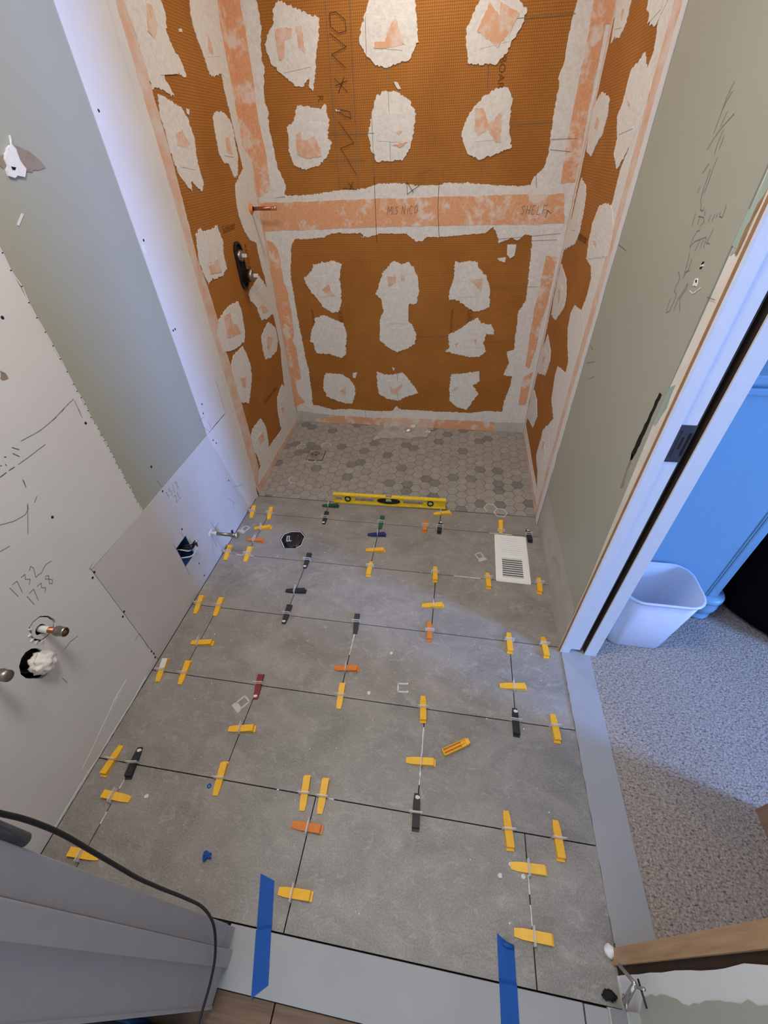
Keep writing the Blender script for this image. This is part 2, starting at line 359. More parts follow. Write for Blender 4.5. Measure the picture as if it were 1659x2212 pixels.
# thinset squeezed up in some of the joints
def squeeze(segs, parent, w=0.0032, h=0.0006, z0=-0.006):
    bm = bmesh.new()
    for a, c in segs:
        a, c = Vector(a), Vector(c); d = (c-a).normalized(); n = Vector((-d.y, d.x))*w/2
        pts = jag([(a+n).to_tuple(), (c+n).to_tuple(), (c-n).to_tuple(), (a-n).to_tuple()], w*0.25, 0.01, seed=3)
        add_prism(bm, [pts], 'F', z0, h)
    return from_bm('thinset_squeeze', bm, 'grout_white', parent)
J = rowY
squeeze([((X0+QT, 0.075), (X0+QT, 0.245)), ((X0+0.5*QT, PT+0.165), (X0+0.5*QT, 2*PT-0.03)), ((X0+1.5*QT, -0.13), (X0+1.5*QT, -0.09)), ((X0+1.5*QT, -0.19), (X0+1.5*QT, -0.15)),
         ((X0-0.5*QT, -0.07), (X0-0.5*QT, -0.04)), ((X0-0.5*QT, -0.16), (X0-0.5*QT, -0.13)), ((-0.06, 3*PT), (0.03, 3*PT)), ((0.99, 3*PT), (1.11, 3*PT)), ((1.16, J[5]), (1.27, J[5])), ((0.64, 0.0), (0.66, 0.0)), ((0.48, 0.0), (0.487, 0.0))], floor)
# thinset crumbs and plaster flecks left on the tiles
bm = bmesh.new(); rnd = random.Random(5)
for x, y, s in [(p[0], p[1], 0.006) for p in [(1.1725,-0.0751),(1.1418,-0.1029),(1.2022,-0.0956),(0.0902,-0.0757),(0.7060,0.3345),(0.7630,0.5002)]]+[(rnd.uniform(0, 1.35), rnd.uniform(-0.25, 1.33), rnd.uniform(0.0008, 0.0024)) for _ in range(60)]:
    add_prism(bm, [jag(circ(x, y, s, 9), s*0.45, s*0.5, seed=int(x*1000))], 'F', 0.0, 0.0004+s*0.25)
cr = from_bm('mortar_crumbs', bm, 'grout_white', floor); cr['kind'] = 'stuff'

# ---- shower floor: hexagon mosaic rising gently to the back
SL = 0.05
shower_floor = structure(empty('floor', (0, 1.372, 0)), 'grey hexagon mosaic shower floor with a square drain')
shower_floor.rotation_euler = (math.atan(SL), 0, 0)
bpy.context.view_layer.update()
def shz(y): return (y-1.372)*SL
bed = box('mortar_bed', XL-0.02, XR+0.02, 0.0, 0.82, -0.10, -0.0035, 'mosaic_bed', shower_floor)
HF = 0.0595; HW = HF*2/math.sqrt(3); px_, py_ = HW*0.75, HF
def clip_poly(poly, x0, x1, y0, y1):
    for ax, lim, sg in ((0, x0, 1), (0, x1, -1), (1, y0, 1), (1, y1, -1)):
        out = []
        for i in range(len(poly)):
            a, c = poly[i], poly[(i+1) % len(poly)]; da, dc = (a[ax]-lim)*sg, (c[ax]-lim)*sg
            if da >= 0: out.append(a)
            if (da >= 0) != (dc >= 0):
                t = da/(da-dc); out.append((a[0]+(c[0]-a[0])*t, a[1]+(c[1]-a[1])*t))
        poly = out
        if len(poly) < 3: return None
    return poly
DR = (0.1025, 1.7814)
hexes = []; rnd = random.Random(11)
ncol = int((XR-XL)/px_)+2
for i in range(ncol):
    for j in range(-1, 16):
        cx = XL+0.012+i*px_; cy = 0.012+j*py_+(py_/2 if i % 2 else 0)
        full = circ(cx, cy, HW/2-0.0011, 6); cl = clip_poly(full, XL+0.004, XR-0.004, 0.001, 0.792)
        if not cl: continue
        if abs(cx-DR[0]) < 0.036 and abs(cy-(DR[1]-1.372)) < 0.036: continue
        kind = 'hex_dark' if rnd.random() < 0.13 else ('hex_warm' if rnd.random() < 0.35 else 'hex_light')
        hexes.append((cy, cx, cl, len(cl) == 6 and cl == full, kind))
hexes.sort(key=lambda h: h[0])
hexmesh = {}
def hex_mesh(kind):
    if kind not in hexmesh:
        bm = bmesh.new(); add_prism(bm, [circ(0, 0, HW/2-0.0011, 6)], 'F', -0.006, 0.0); bmesh.ops.recalc_face_normals(bm, faces=bm.faces[:])
        me = bpy.data.meshes.new('hex_tile'); bm.to_mesh(me); bm.free(); me.materials.append(M[kind]); hexmesh[kind] = me
    return hexmesh[kind]
for cy, cx, cl, whole, kind in hexes[:300]:
    dz = rnd.uniform(-0.0006, 0.0006)
    if whole:
        o = bpy.data.objects.new('hex_tile', hex_mesh(kind)); COL.objects.link(o); o.parent = shower_floor; o.location = (cx, cy, dz)
    else:
        o = prism('hex_tile', [cl], 'F', -0.006, dz, kind, shower_floor)
for kind in ('hex_light', 'hex_warm', 'hex_dark'):
    bm = bmesh.new()
    for cy, cx, cl, whole, k in hexes[300:]:
        if k == kind: add_prism(bm, [cl], 'F', -0.006, rnd.uniform(-0.0006, 0.0006))
    o = from_bm('hex_tile_field', bm, kind, shower_floor); o['kind'] = 'stuff'
def hexline(i0, j0, ks):
    cx = XL+0.012+i0*px_; cy = 0.012+j0*py_+(py_/2 if i0 % 2 else 0); c6 = circ(cx, cy, HW/2, 6)
    return [(c6[k % 6], c6[(k+1) % 6]) for k in ks]
segs = hexline(26, 0, range(6))+hexline(25, 0, [0, 1, 2, 3])+hexline(3, 2, [2, 3, 4])+hexline(5, 8, [0, 1, 2, 3])+hexline(2, 8, [1, 2, 3])+hexline(4, 6, [3, 4, 5])
squeeze(segs, shower_floor, 0.0035, 0.0012)

# ---- back wall
wall_back = structure(box('wall_back', XL-0.3, 1.60, YB+0.012, YB+0.12, -0.1, ZC, 'board_back'), 'shower back wall of orange waffle board with white mortar patches')
prism('foam_board', [[(XL-0.012, -0.02), (XR+0.012, -0.02), (XR+0.012, ZC), (XL-0.012, ZC)]], 'B', -0.0125, 0.0, 'board_back', wall_back)
up_edge = [(0.0129,1.9341),(0.0187,1.8988),(0.0184,1.8568),(0.0034,1.8141),(-0.0021,1.7695),(0.0084,1.7493),(-0.0090,1.6960),(-0.0166,1.6401),(-0.0073,1.6108),(-0.0151,1.5513),(-0.0089,1.5047),(-0.0080,1.4567),(-0.0014,1.4070),(0.0266,1.3466),(0.0109,1.3073),(0.1175,1.3053),(0.2335,1.3162),(0.3355,1.3229),(0.4245,1.3254),(0.4801,1.3413),(0.5775,1.3434),(0.6737,1.3330),(0.7689,1.3310),(0.8102,1.3400),(0.9553,1.3336),(1.0582,1.3249),(1.1397,1.3191),(1.1990,1.3219),(1.2075,1.3538),(1.2450,1.3842),(1.2542,1.4295),(1.2489,1.4954),(1.2468,1.5650),(1.2492,1.6310),(1.2430,1.6756),(1.2528,1.7060),(1.2495,1.7538),(1.2546,1.7995),(1.2568,1.8381),(1.2618,1.8648)]
zm = 1.215
e = jag([(up_edge[0][0], ZC-0.01)]+up_edge+[(up_edge[-1][0], ZC-0.01)], 0.0025, 0.007, closed=False, seed=21)
prism('mortar_border', [[(XL, ZC-0.01)]+e+[(XR, ZC-0.01), (XR, zm), (XL, zm)]], 'B', 0.0, 0.0016, 'thinset', wall_back)
lowL = [(0.4087,1.1252),(0.3883,1.1463),(0.3372,1.1438),(0.2863,1.1473),(0.2344,1.1448),(0.1877,1.1270),(0.1423,1.1243),(0.0967,1.1216),(0.0360,1.1221),(0.0074,1.0911),(0.0000,1.0721),(-0.0020,1.0399),(-0.0156,0.9872),(-0.0257,0.9327),(-0.0209,0.8693),(-0.0227,0.7887),(-0.0190,0.7124),(-0.0168,0.6490),(-0.0115,0.5752),(-0.0118,0.4896),(-0.0001,0.4188),(-0.0036,0.3355),(-0.0056,0.2586),(-0.0093,0.1685),(0.0620,0.1567),(0.1279,0.1394),(0.2541,0.1508),(0.3865,0.1422)]
lowR = [(0.3240,0.1440),(0.4186,0.1436),(0.5358,0.1496),(0.5640,0.1860),(0.5961,0.1627),(0.6970,0.1628),(0.7698,0.1615),(0.8061,0.1583),(0.8780,0.1620),(0.9673,0.1616),(1.0558,0.1612),(1.1411,0.1803),(1.2277,0.1798),(1.2448,0.1807),(1.2473,0.2475),(1.2633,0.3307),(1.2698,0.4143),(1.2162,0.4210),(1.2368,0.4932),(1.2140,0.5614),(1.2545,0.5744),(1.2464,0.6438),(1.2447,0.7182),(1.2408,0.7825),(1.2703,0.8380),(1.2645,0.9239),(1.2545,1.0118),(1.2505,1.0835),(1.2420,1.1268),(1.2054,1.1300),(1.1765,1.1073),(1.1480,1.1191),(1.1232,1.1077),(1.0915,1.0963),(1.0763,1.1312),(1.0548,1.1655),(1.0182,1.1403),(0.9515,1.1352),(0.8156,1.1247),(0.7322,1.1254),(0.7117,1.1108),(0.6766,1.1051),(0.6267,1.1411),(0.4989,1.1423),(0.4335,1.1280),(0.3901,1.1313)]
xm0, xm1 = lowL[0][0], lowR[-1][0]; xb0, xb1 = lowL[-1][0], lowR[0][0]
xt = (xm0+xm1)/2; xb = (xb0+xb1)/2
prism('mortar_border', [[(XL, zm), (xt, zm), (xt, lowL[0][1])]+jag(lowL, 0.0025, 0.007, closed=False, seed=22)+[(xb, lowL[-1][1]), (xb, 0.0), (XL, 0.0)]], 'B', 0.0, 0.0016, 'thinset', wall_back)
prism('mortar_border', [[(xb, 0.0), (xb, lowR[0][1])]+jag(lowR, 0.0025, 0.007, closed=False, seed=23)+[(xt, lowR[-1][1]), (xt, zm), (XR, zm), (XR, 0.0)]], 'B', 0.0, 0.0016, 'thinset', wall_back)
back_patches = [
 ([(0.1060,1.9289),(0.1495,1.9122),(0.2113,1.8915),(0.2689,1.8708),(0.2573,1.8204),(0.2417,1.7775),(0.2286,1.7197),(0.2109,1.6664),(0.1973,1.6772),(0.2024,1.7109),(0.1732,1.6851),(0.1374,1.6831),(0.0969,1.7120),(0.0614,1.7370),(0.0363,1.7612),(0.0230,1.8132),(0.0384,1.8374),(0.0751,1.8721),(0.0779,1.9074)], [[(0.0760,1.8539),(0.1243,1.8545),(0.1494,1.8501),(0.1406,1.8231),(0.1131,1.8213),(0.1033,1.7711),(0.0774,1.7658)], [(0.1675,1.8553),(0.1916,1.8570),(0.1934,1.7797),(0.1675,1.7999)]]),
 ([(0.4966,1.9458),(0.6346,1.9378),(0.6568,1.8984),(0.6624,1.8415),(0.6708,1.7879),(0.6369,1.7434),(0.5812,1.7333),(0.5340,1.7226),(0.4870,1.7343),(0.4510,1.7677),(0.4268,1.7998),(0.4424,1.8529),(0.4623,1.8809)], [[(0.4899,1.7967),(0.5360,1.7975),(0.5460,1.8299),(0.5779,1.8575),(0.6137,1.7846),(0.5447,1.7787),(0.4891,1.7795)]]),
 ([(0.9204,1.9213),(1.0189,1.9156),(1.0500,1.8766),(1.0836,1.8502),(1.0705,1.8089),(1.0463,1.7784),(1.0224,1.7408),(0.9913,1.7147),(0.9292,1.7144),(0.8749,1.7200),(0.8608,1.7726),(0.8584,1.8140),(0.8863,1.8581)], [[(0.9386,1.8773),(0.9812,1.8418),(0.9804,1.8750),(1.0560,1.8434),(1.0300,1.7995),(0.9851,1.7576),(0.9008,1.8060)]]),
 ([(0.1328,1.6273),(0.1683,1.6224),(0.2386,1.6090),(0.2613,1.6260),(0.2633,1.6009),(0.2734,1.5567),(0.2575,1.5120),(0.2769,1.4960),(0.2499,1.4496),(0.2076,1.4184),(0.1386,1.4019),(0.0804,1.4216),(0.0649,1.4708),(0.0719,1.5255),(0.0701,1.5561),(0.1075,1.5735)], [[(0.1109,1.5320),(0.1335,1.5388),(0.1370,1.5080),(0.1666,1.5110),(0.2003,1.5215),(0.2228,1.4504),(0.1508,1.4443),(0.1041,1.4617)]]),
 ([(0.4928,1.6448),(0.5321,1.6568),(0.5804,1.6515),(0.6383,1.6220),(0.6663,1.5792),(0.6546,1.5145),(0.6402,1.4660),(0.6095,1.4279),(0.5363,1.4244),(0.4835,1.4233),(0.4592,1.4674),(0.4486,1.5211),(0.4683,1.5863),(0.4819,1.6211)], [[(0.5741,1.5245),(0.6044,1.5272),(0.5892,1.5129)], [(0.5582,1.4799),(0.6298,1.4891),(0.5992,1.4710)]]),
 ([(0.9538,1.6265),(1.0015,1.6444),(1.0419,1.6460),(1.0702,1.6120),(1.0689,1.5647),(1.0747,1.5010),(1.0916,1.4566),(1.0221,1.4360),(0.9554,1.4187),(0.9035,1.4393),(0.8800,1.4778),(0.8674,1.5077),(0.8785,1.5434),(0.9076,1.5843)], [[(0.9166,1.5874),(0.9543,1.5860),(0.9795,1.5364),(1.0305,1.5729),(1.0410,1.4729),(1.0162,1.4773),(0.9818,1.5184),(0.9412,1.4980),(0.9250,1.5131)]]),
 ([(0.1133,1.0037),(0.1730,1.0135),(0.2280,1.0231),(0.2761,1.0068),(0.2585,0.9471),(0.2581,0.8642),(0.2523,0.8066),(0.2314,0.7620),(0.1901,0.7614),(0.1441,0.7907),(0.1095,0.8380),(0.0720,0.8877),(0.0520,0.9398),(0.1050,0.9738)], [[(0.1478,0.8811),(0.1913,0.9093),(0.1996,0.8779),(0.2205,0.8497),(0.1841,0.8494)]]),
 ([(0.0857,0.7295),(0.1467,0.7457),(0.1941,0.7235),(0.2544,0.7014),(0.2695,0.6387),(0.2539,0.5145),(0.2214,0.4964),(0.1618,0.5162),(0.0649,0.5221),(0.0562,0.5851),(0.0354,0.5929),(0.0528,0.6504),(0.0770,0.6984)], []),
 ([(0.1113,0.3953),(0.1748,0.3930),(0.2199,0.3901),(0.2625,0.3596),(0.2911,0.3188),(0.2966,0.2715),(0.2670,0.1918),(0.2194,0.1895),(0.1641,0.2069),(0.1006,0.2338),(0.0795,0.2912),(0.0927,0.3579)], [[(0.1902,0.2766),(0.2358,0.3166),(0.2254,0.2540)]]),
 ([(0.5239,0.9936),(0.5615,1.0224),(0.5981,1.0032),(0.6348,1.0159),(0.6682,0.9872),(0.6876,0.9415),(0.6966,0.8811),(0.6830,0.8112),(0.6288,0.8106),(0.5821,0.8173),(0.5937,0.7814),(0.6213,0.7376),(0.6615,0.7007),(0.6865,0.6473),(0.6795,0.5918),(0.6304,0.5622),(0.5718,0.5400),(0.5135,0.5714),(0.4687,0.6109),(0.4727,0.7202),(0.4943,0.7654),(0.4885,0.8306),(0.4544,0.8586),(0.4841,0.9275),(0.5008,0.9741)], [[(0.5228,0.9511),(0.5491,0.9445),(0.5681,0.9611),(0.5715,0.9211),(0.5292,0.8972)], [(0.6018,0.9677),(0.6205,0.9347),(0.5980,0.9280)]]),
 ([(0.8794,1.0186),(0.9083,1.0123),(0.9640,1.0185),(0.9959,1.0153),(1.0027,0.9872),(1.0498,0.9490),(1.0763,0.8836),(1.0837,0.8016),(1.0275,0.7761),(0.9892,0.7828),(0.9411,0.8140),(0.8867,0.8378),(0.8608,0.8341),(0.8610,0.8822),(0.8789,0.9355)], [[(0.9585,0.9358),(1.0333,0.9393),(1.0266,0.8765),(0.9981,0.9031)]]),
 ([(1.0313,0.7438),(1.0461,0.7148),(1.1076,0.7085),(1.1301,0.6565),(1.0836,0.6594),(1.0755,0.6013),(1.0961,0.5623),(1.0645,0.5291),(1.0009,0.5231),(0.9349,0.5376),(0.8606,0.5560),(0.8837,0.5727),(0.8700,0.6511),(0.9380,0.6830),(0.9878,0.7249)], [[(0.9138,0.5974),(0.9327,0.6097),(0.9195,0.5777)], [(1.0181,0.6234),(1.0367,0.6316),(1.0338,0.5885)]]),
 ([(0.4440,0.4158),(0.5180,0.3960),(0.6054,0.4169),(0.6490,0.3694),(0.7077,0.2842),(0.6323,0.2573),(0.5781,0.2259),(0.5054,0.2371),(0.4516,0.2685),(0.4410,0.3432)], [[(0.5210,0.3278),(0.5518,0.3058),(0.6098,0.3451),(0.5739,0.2690),(0.5335,0.2815)]]),
 ([(0.9079,0.4143),(0.9617,0.4206),(1.0709,0.4416),(1.0827,0.3769),(1.0399,0.3485),(1.0839,0.2958),(1.0476,0.2381),(1.0226,0.1840),(0.9551,0.2002),(0.9080,0.2412),(0.9005,0.3430)], [[(0.9118,0.3069),(0.9519,0.3405),(0.9453,0.3175)]]),
 ([(1.1327,1.0901),(1.1762,1.0899),(1.1744,1.0424),(1.1560,1.0303),(1.1360,1.0485)], []),
 ([(1.0909,1.0305),(1.1345,1.0364),(1.1315,1.0120),(1.1026,1.0213)], []),
 ([(0.2885,0.4015),(0.3158,0.4070),(0.3041,0.3703),(0.2860,0.3696)], []), ([(0.5664,1.6821),(0.5854,1.6780),(0.5997,1.6574),(0.5853,1.6580)], []), ([(0.3049,1.6066),(0.3251,1.6044),(0.3243,1.5973),(0.3092,1.5993)], []), ([(0.5408,0.4454),(0.5580,0.4416),(0.5491,0.4238)], [])]
def patches(lst, plane, wall, lim):
    for k, (poly, peaches) in enumerate(lst):
        poly = clampu(poly, lim[0], lim[1]); cx = sum(p[0] for p in poly)/len(poly); cy = sum(p[1] for p in poly)/len(poly)
        big = max(p[0] for p in poly)-min(p[0] for p in poly) > 0.05
        o = prism('mortar_patch', [jag(poly, 0.0032 if big else 0.001, 0.0065 if big else 0.004, seed=k+40)], plane, 0.0, 0.0022+0.0003*(k % 3), 'thinset_plain', wall)
        if big:   # trowelled square pressed over the fastener
            mx = min(max(p[0] for p in poly)-cx, cx-min(p[0] for p in poly)); mz = min(max(p[1] for p in poly)-cy, cy-min(p[1] for p in poly))
            a = random.Random(k).uniform(-.15, .15); ca, sa = math.cos(a), math.sin(a)
            sq = [(cx+ca*x-sa*y, cy+sa*x+ca*y) for x, y in ((-mx*.5, -mz*.45), (mx*.5, -mz*.45), (mx*.5, mz*.40), (-mx*.5, mz*.40))]
            prism('fleece_square', [jag(sq, 0.0006, 0.012, seed=k)], plane, 0.0015, 0.0036, 'thinset_plain', o)
        for pp in peaches: prism('fleece_reveal', [jag(clampu(pp, lim[0], lim[1]), 0.002, 0.006, seed=k)], plane, 0.002, 0.0041, 'peach_reveal', o)
patches(back_patches, 'B', wall_back, (XL+0.005, XR-0.005))
def strip(name, poly, plane, wall, h=0.0026, mat='peach_fleece', amp=0.0018, lim=(-9, 9)): return prism(name, [jag(clampu(poly, lim[0], lim[1], 0.0, ZC-0.01), amp, 0.012)], plane, 0.0, h, mat, wall)
strip('fleece_band', [(-0.1235,1.2780),(0.5330,1.2862),(1.3543,1.2895),(1.3822,1.1752),(0.5303,1.1714),(-0.1268,1.1590)], 'B', wall_back)
strip('fleece_band', [(XL, ZC-0.01), (XL+0.075, ZC-0.01), (XL+0.078, 1.75), (XL+0.070, 1.60), (XL+0.080, 1.45), (XL+0.072, 1.33), (XL, 1.30)], 'B', wall_back)
strip('fleece_band', [(-0.1223,1.1202),(-0.0907,1.1043),(-0.0701,1.0725),(-0.0702,1.0139),(-0.0704,0.9325),(-0.0567,0.8763),(-0.0536,0.7581),(-0.0562,0.6482),(-0.0755,0.5904),(-0.0606,0.5486),(-0.0620,0.3521),(-0.1032,0.3317),(-0.1024,0.2545),(-0.0603,0.1865),(-0.1349,0.1522),(-0.1469,0.3013),(-0.1409,0.5294),(-0.1445,0.6465),(-0.1375,0.8468),(-0.1341,1.0140)], 'B', wall_back, lim=(XL, 9))
strip('fleece_band', [(1.3191,1.8616),(1.3773,1.8584),(1.3814,1.7527),(1.3832,1.6372),(1.3844,1.5540),(1.3929,1.3944),(1.3915,1.3303),(1.3309,1.3265),(1.3236,1.4438),(1.3218,1.5776),(1.3228,1.6989),(1.3236,1.7918)]+[], 'B', wall_back, lim=(-9, XR))
strip('fleece_band', [(XR-0.075, 1.80), (XR, 1.80), (XR, ZC-0.01), (XR-0.075, ZC-0.01)], 'B', wall_back, 0.0031)
strip('fleece_band', [(1.3288,1.0418),(1.3832,1.0357),(1.3834,0.9624),(1.3830,0.8256),(1.3696,0.7203),(1.3751,0.5853),(1.3566,0.4639),(1.3339,0.4798),(1.3254,0.6456),(1.3217,0.7765),(1.3267,0.8918)], 'B', wall_back, lim=(-9, XR))
strip('fleece_band', [(1.3305,0.4123),(1.3834,0.4481),(1.3807,0.3177),(1.3798,0.2350),(1.3382,0.2330)], 'B', wall_back, lim=(-9, XR))
strip('grout_base', [(XL, 0.0), (XR, 0.0), (XR, 0.11), (1.25, 0.105), (1.0, 0.085), (0.5, 0.09), (0.1, 0.10), (XL, 0.12)], 'B', wall_back, 0.0021, 'grout_grey', 0.003)
strip('fleece_band', [(-0.0058,0.0640),(0.1758,0.0970),(0.3206,0.0922),(0.6053,0.1023),(0.8815,0.1070),(1.2081,0.1047),(1.2204,0.0181),(0.7952,-0.0079),(0.3119,-0.0375),(-0.0151,-0.0017)], 'B', wall_back)
# board seams and pencil layout lines
ribbon('pencil_marks', [[(0.2982,1.9183),(0.2964,1.3237)], [(0.3971,1.9128),(0.3911,1.3218)], [(0.4569,1.8667),(0.4542,1.7422)], [(0.4683,1.5863),(0.4705,1.3708)], [(0.2699,1.5269),(0.4774,1.5224)], [(0.2588,1.4333),(0.4309,1.4327)], [(1.0332,1.8306),(1.2623,1.8324)], [(1.0792,1.5308),(1.2493,1.5341)], [(1.2529,1.4774),(1.3636,1.4775)], [(1.2556,1.4444),(1.3470,1.4344)], [(0.5433,1.7190),(0.5509,1.3606)], [(0.9561,1.7132),(0.9608,1.6428)], [(0.9609,1.4147),(0.9706,1.3592)], [(1.2174,1.3535),(1.2255,1.3132)], [(0.6624,1.3663),(0.7448,1.3967)],
  [(1.0888,1.1138),(1.3730,1.1341)], [(1.1107,1.1020),(1.3661,1.1087)], [(0.5701,0.5400),(0.5776,0.1567)], [(-0.0164,0.8943),(0.0771,0.8948)], [(-0.0088,0.6183),(0.0394,0.6193)], [(0.2682,0.6243),(0.4126,0.6274)], [(0.6869,0.6317),(0.8785,0.6436)], [(1.0891,0.6173),(1.2468,0.6194)], [(1.0829,0.3050),(1.2587,0.3079)], [(1.0710,0.8969),(1.3177,0.9015)], [(-0.0354,1.2991),(0.0120,1.3010)]], 'B', 0.0032, 0.0016, 'graphite', wall_back)
ribbon('marker_marks', [[(0.3122,1.8831),(0.3399,1.8846),(0.3744,1.8623),(0.3763,1.8326),(0.3432,1.8282),(0.3127,1.8478),(0.3122,1.8831)], [(0.3059,1.8301),(0.3724,1.7901),(0.3085,1.7712),(0.3641,1.7302)], [(0.3105,1.7029),(0.3655,1.6588)], [(0.3256,1.6583),(0.3549,1.7043)], [(0.3129,1.6793),(0.3685,1.6925)], [(0.3151,1.6062),(0.3701,1.5970),(0.3754,1.5752),(0.3484,1.5820),(0.3147,1.6026)], [(0.3160,1.5663),(0.3822,1.4928),(0.3172,1.4754),(0.3873,1.3768)], [(0.3139,1.3303),(0.3822,1.3220)], [(0.3382,1.3528),(0.3689,1.3222)], [(0.3467,1.3227),(0.3657,1.3522)],
  [(0.4705,1.3708),(0.4704,1.2943),(0.4725,1.1047)], [(0.7787,1.3432),(0.7789,1.2452),(0.7911,1.1264)], [(0.6266,1.3490),(0.6291,1.3000),(0.6948,1.3375)], [(0.6310,1.3422),(0.6582,1.3063)], [(1.2915,1.1984),(1.2946,1.2278),(1.3133,1.2142)]], 'B', 0.0044, 0.0019, 'marker_black', wall_back)
o0 = [(0.5294,1.2199),(1.1709,1.2125)]
writing('pencil_writing', 'MIS NICO', 'B', o0[0], (1, 0.03), (0.15, 1), 0.033, 'graphite', wall_back, 0.0018, 0.0044)
writing('pencil_writing', 'SHELF', 'B', o0[1], (1, 0.0), (0.1, 1), 0.034, 'graphite', wall_back, 0.0018, 0.0044)
o0 = [(1.0011,1.7365),(0.2290,0.7680),(0.9713,0.7944),(0.0689,0.7760),(0.8784,0.7861),(0.2303,1.6551)]
printed('board_print', 'BOARD', 'B', o0[0], (0, -1), (1, 0), 0.036, 'board_print', wall_back)
printed('board_print', 'KERDI-BOARD', 'B', o0[1], (0, -1), (1, 0), 0.036, 'board_print', wall_back)
printed('board_print', 'KERDI-BOARD', 'B', o0[2], (0, -1), (1, 0), 0.036, 'board_print', wall_back)
printed('board_print', 'www.schluter.com', 'B', o0[3], (0, -1), (1, 0), 0.026, 'board_print', wall_back)
printed('board_print', 'www.schluter.com', 'B', o0[4], (0, -1), (1, 0), 0.026, 'board_print', wall_back)
printed('board_print', 'R', 'B', o0[5], (0, -1), (1, 0), 0.036, 'board_print', wall_back)

# ---- left wall
wall_left = structure(box('wall_left', XL-0.30, XL-0.10, -0.44, YB+0.12, -0.1, ZC, 'dark_cavity'), 'long bathroom wall of raw drywall, sage paint and orange shower board')
YS = 1.372
hole_drain = [(0.0392,0.4729),(0.0494,0.4943),(0.0659,0.5064),(0.0816,0.5091),(0.0964,0.5022),(0.1071,0.4867),(0.1105,0.4694),(0.1063,0.4527),(0.1036,0.4332),(0.0946,0.4119),(0.0797,0.4012),(0.0635,0.4065),(0.0487,0.4301),(0.0400,0.4519)]
hole_oct = [(0.1261,0.5541),(0.1439,0.5572),(0.1630,0.5528),(0.1790,0.5321),(0.1835,0.5082),(0.1805,0.4970),(0.1661,0.4847),(0.1454,0.4847),(0.1230,0.4906),(0.1157,0.5068),(0.1123,0.5213)]
hole_left = circ(-0.004, 0.567, 0.018, 12)
T0 = -0.0127
prism('drywall_sheet', [[(-0.31, 0.0), (0.3486, 0.0), (0.3486, 0.5285), (0.619, 0.5285), (0.619, ZC), (-0.31, ZC)], hole_drain, hole_oct, hole_left], 'L', T0, 0.0, 'drywall_white', wall_left)
EB = (0.676, 0.752, 0.172, 0.283)
prism('drywall_sheet', [[(0.3506, 0.0), (YS, 0.0), (YS, 0.5540), (1.1155, 0.5450), (0.625, 0.5290), (0.3506, 0.5255)], [(EB[0], EB[3]), (EB[1], EB[3]), (EB[1], EB[2]), (EB[0], EB[2])], circ(0.897, 0.158, 0.011, 10)], 'L', T0, 0.0, 'drywall_grey', wall_left)
prism('compound_coat', [[(1.1155, 0.545), (YS, 0.554), (YS, ZC), (1.1155, ZC)]], 'L', T0, 0.0003, 'drywall_new', wall_left)
prism('compound_coat', [jag([(1.1155, 0.5455), (1.16, 0.38), (1.20, 0.22), (1.25, 0.0), (YS, 0.0), (YS, 0.554)], 0.004, 0.03, seed=77)], 'L', -0.001, 0.0003, 'drywall_new', wall_left)
prism('sage_sheet', [[(0.6190, 0.531), (1.114, 0.547), (1.114, ZC), (0.6190, ZC)]], 'L', T0, -0.0012, 'sage_paint', wall_left)
ribbon('ragged_edge', [jag([(0.6195, 0.535), (0.6195, 1.0), (0.619, ZC)], 0.003, 0.02, closed=False, seed=4)], 'L', 0.0004, 0.004, 'drywall_white', wall_left)
prism('foam_board', [[(YS, 0.0), (YB, 0.0), (YB, ZC), (YS, ZC)]], 'L', T0, 0.0, 'board_side', wall_left)
pl = [(1.3504,1.8069),(1.3587,1.7498),(1.3681,1.6554),(1.3606,1.5492),(1.3663,1.4519),(1.3725,1.3442),(1.3535,1.2032)]; pl2 = [(1.3501,1.0768),(1.3576,0.9664),(1.3595,0.8353),(1.3649,0.6954),(1.3709,0.5399),(1.3798,0.3972),(1.3764,0.2483),(1.3773,0.1575)]
pr2 = [(1.4634,0.1343),(1.4669,0.3036),(1.4687,0.4270),(1.4669,0.5362),(1.4595,0.6546),(1.4614,0.7543),(1.4470,0.8226),(1.4605,0.9081),(1.4554,1.0210),(1.4467,1.1008)]; pr = [(1.4330,1.1590),(1.4500,1.4107),(1.4509,1.5319),(1.4458,1.6263),(1.4462,1.7196),(1.4312,1.8202)]
band_L = [(YS-0.004, ZC-0.01)]+[(YS-0.004, 0.0)]+pr2+pr+[(pr[-1][0], ZC-0.01)]
strip('fleece_band', clampu(band_L, YS-0.004, 9), 'L', wall_left, 0.0024, 'peach_pale')
strip('mortar_feather', [(YS-0.03, ZC-0.01), (YS-0.03, 0.0), (YS+0.008, 0.0), (YS+0.016, 0.5), (YS+0.012, 1.0), (YS+0.014, 1.5), (YS+0.008, ZC-0.01)], 'L', wall_left, 0.0030, 'drywall_new', 0.002)
edgeL = [(2.0486,1.9224),(2.0131,1.7961),(2.0135,1.7090),(2.0138,1.6631),(2.0272,1.5867),(2.0313,1.5154),(2.0387,1.4728),(2.0482,1.4174)]+[(1.9240,1.3640),(1.9021,1.3053),(1.8973,1.2486),(1.9226,1.1860),(1.9658,1.1460),(2.0352,1.1271),(2.0323,1.0759),(2.0437,0.9979),(2.0567,0.9691),(2.0539,0.8032),(2.0737,0.7608),(2.0806,0.7132),(2.0857,0.5759),(2.0588,0.4846),(2.0332,0.3712),(2.0363,0.2574),(1.9725,0.1924),(1.8406,0.1469),(1.6500,0.1543),(1.4741,0.1174)]
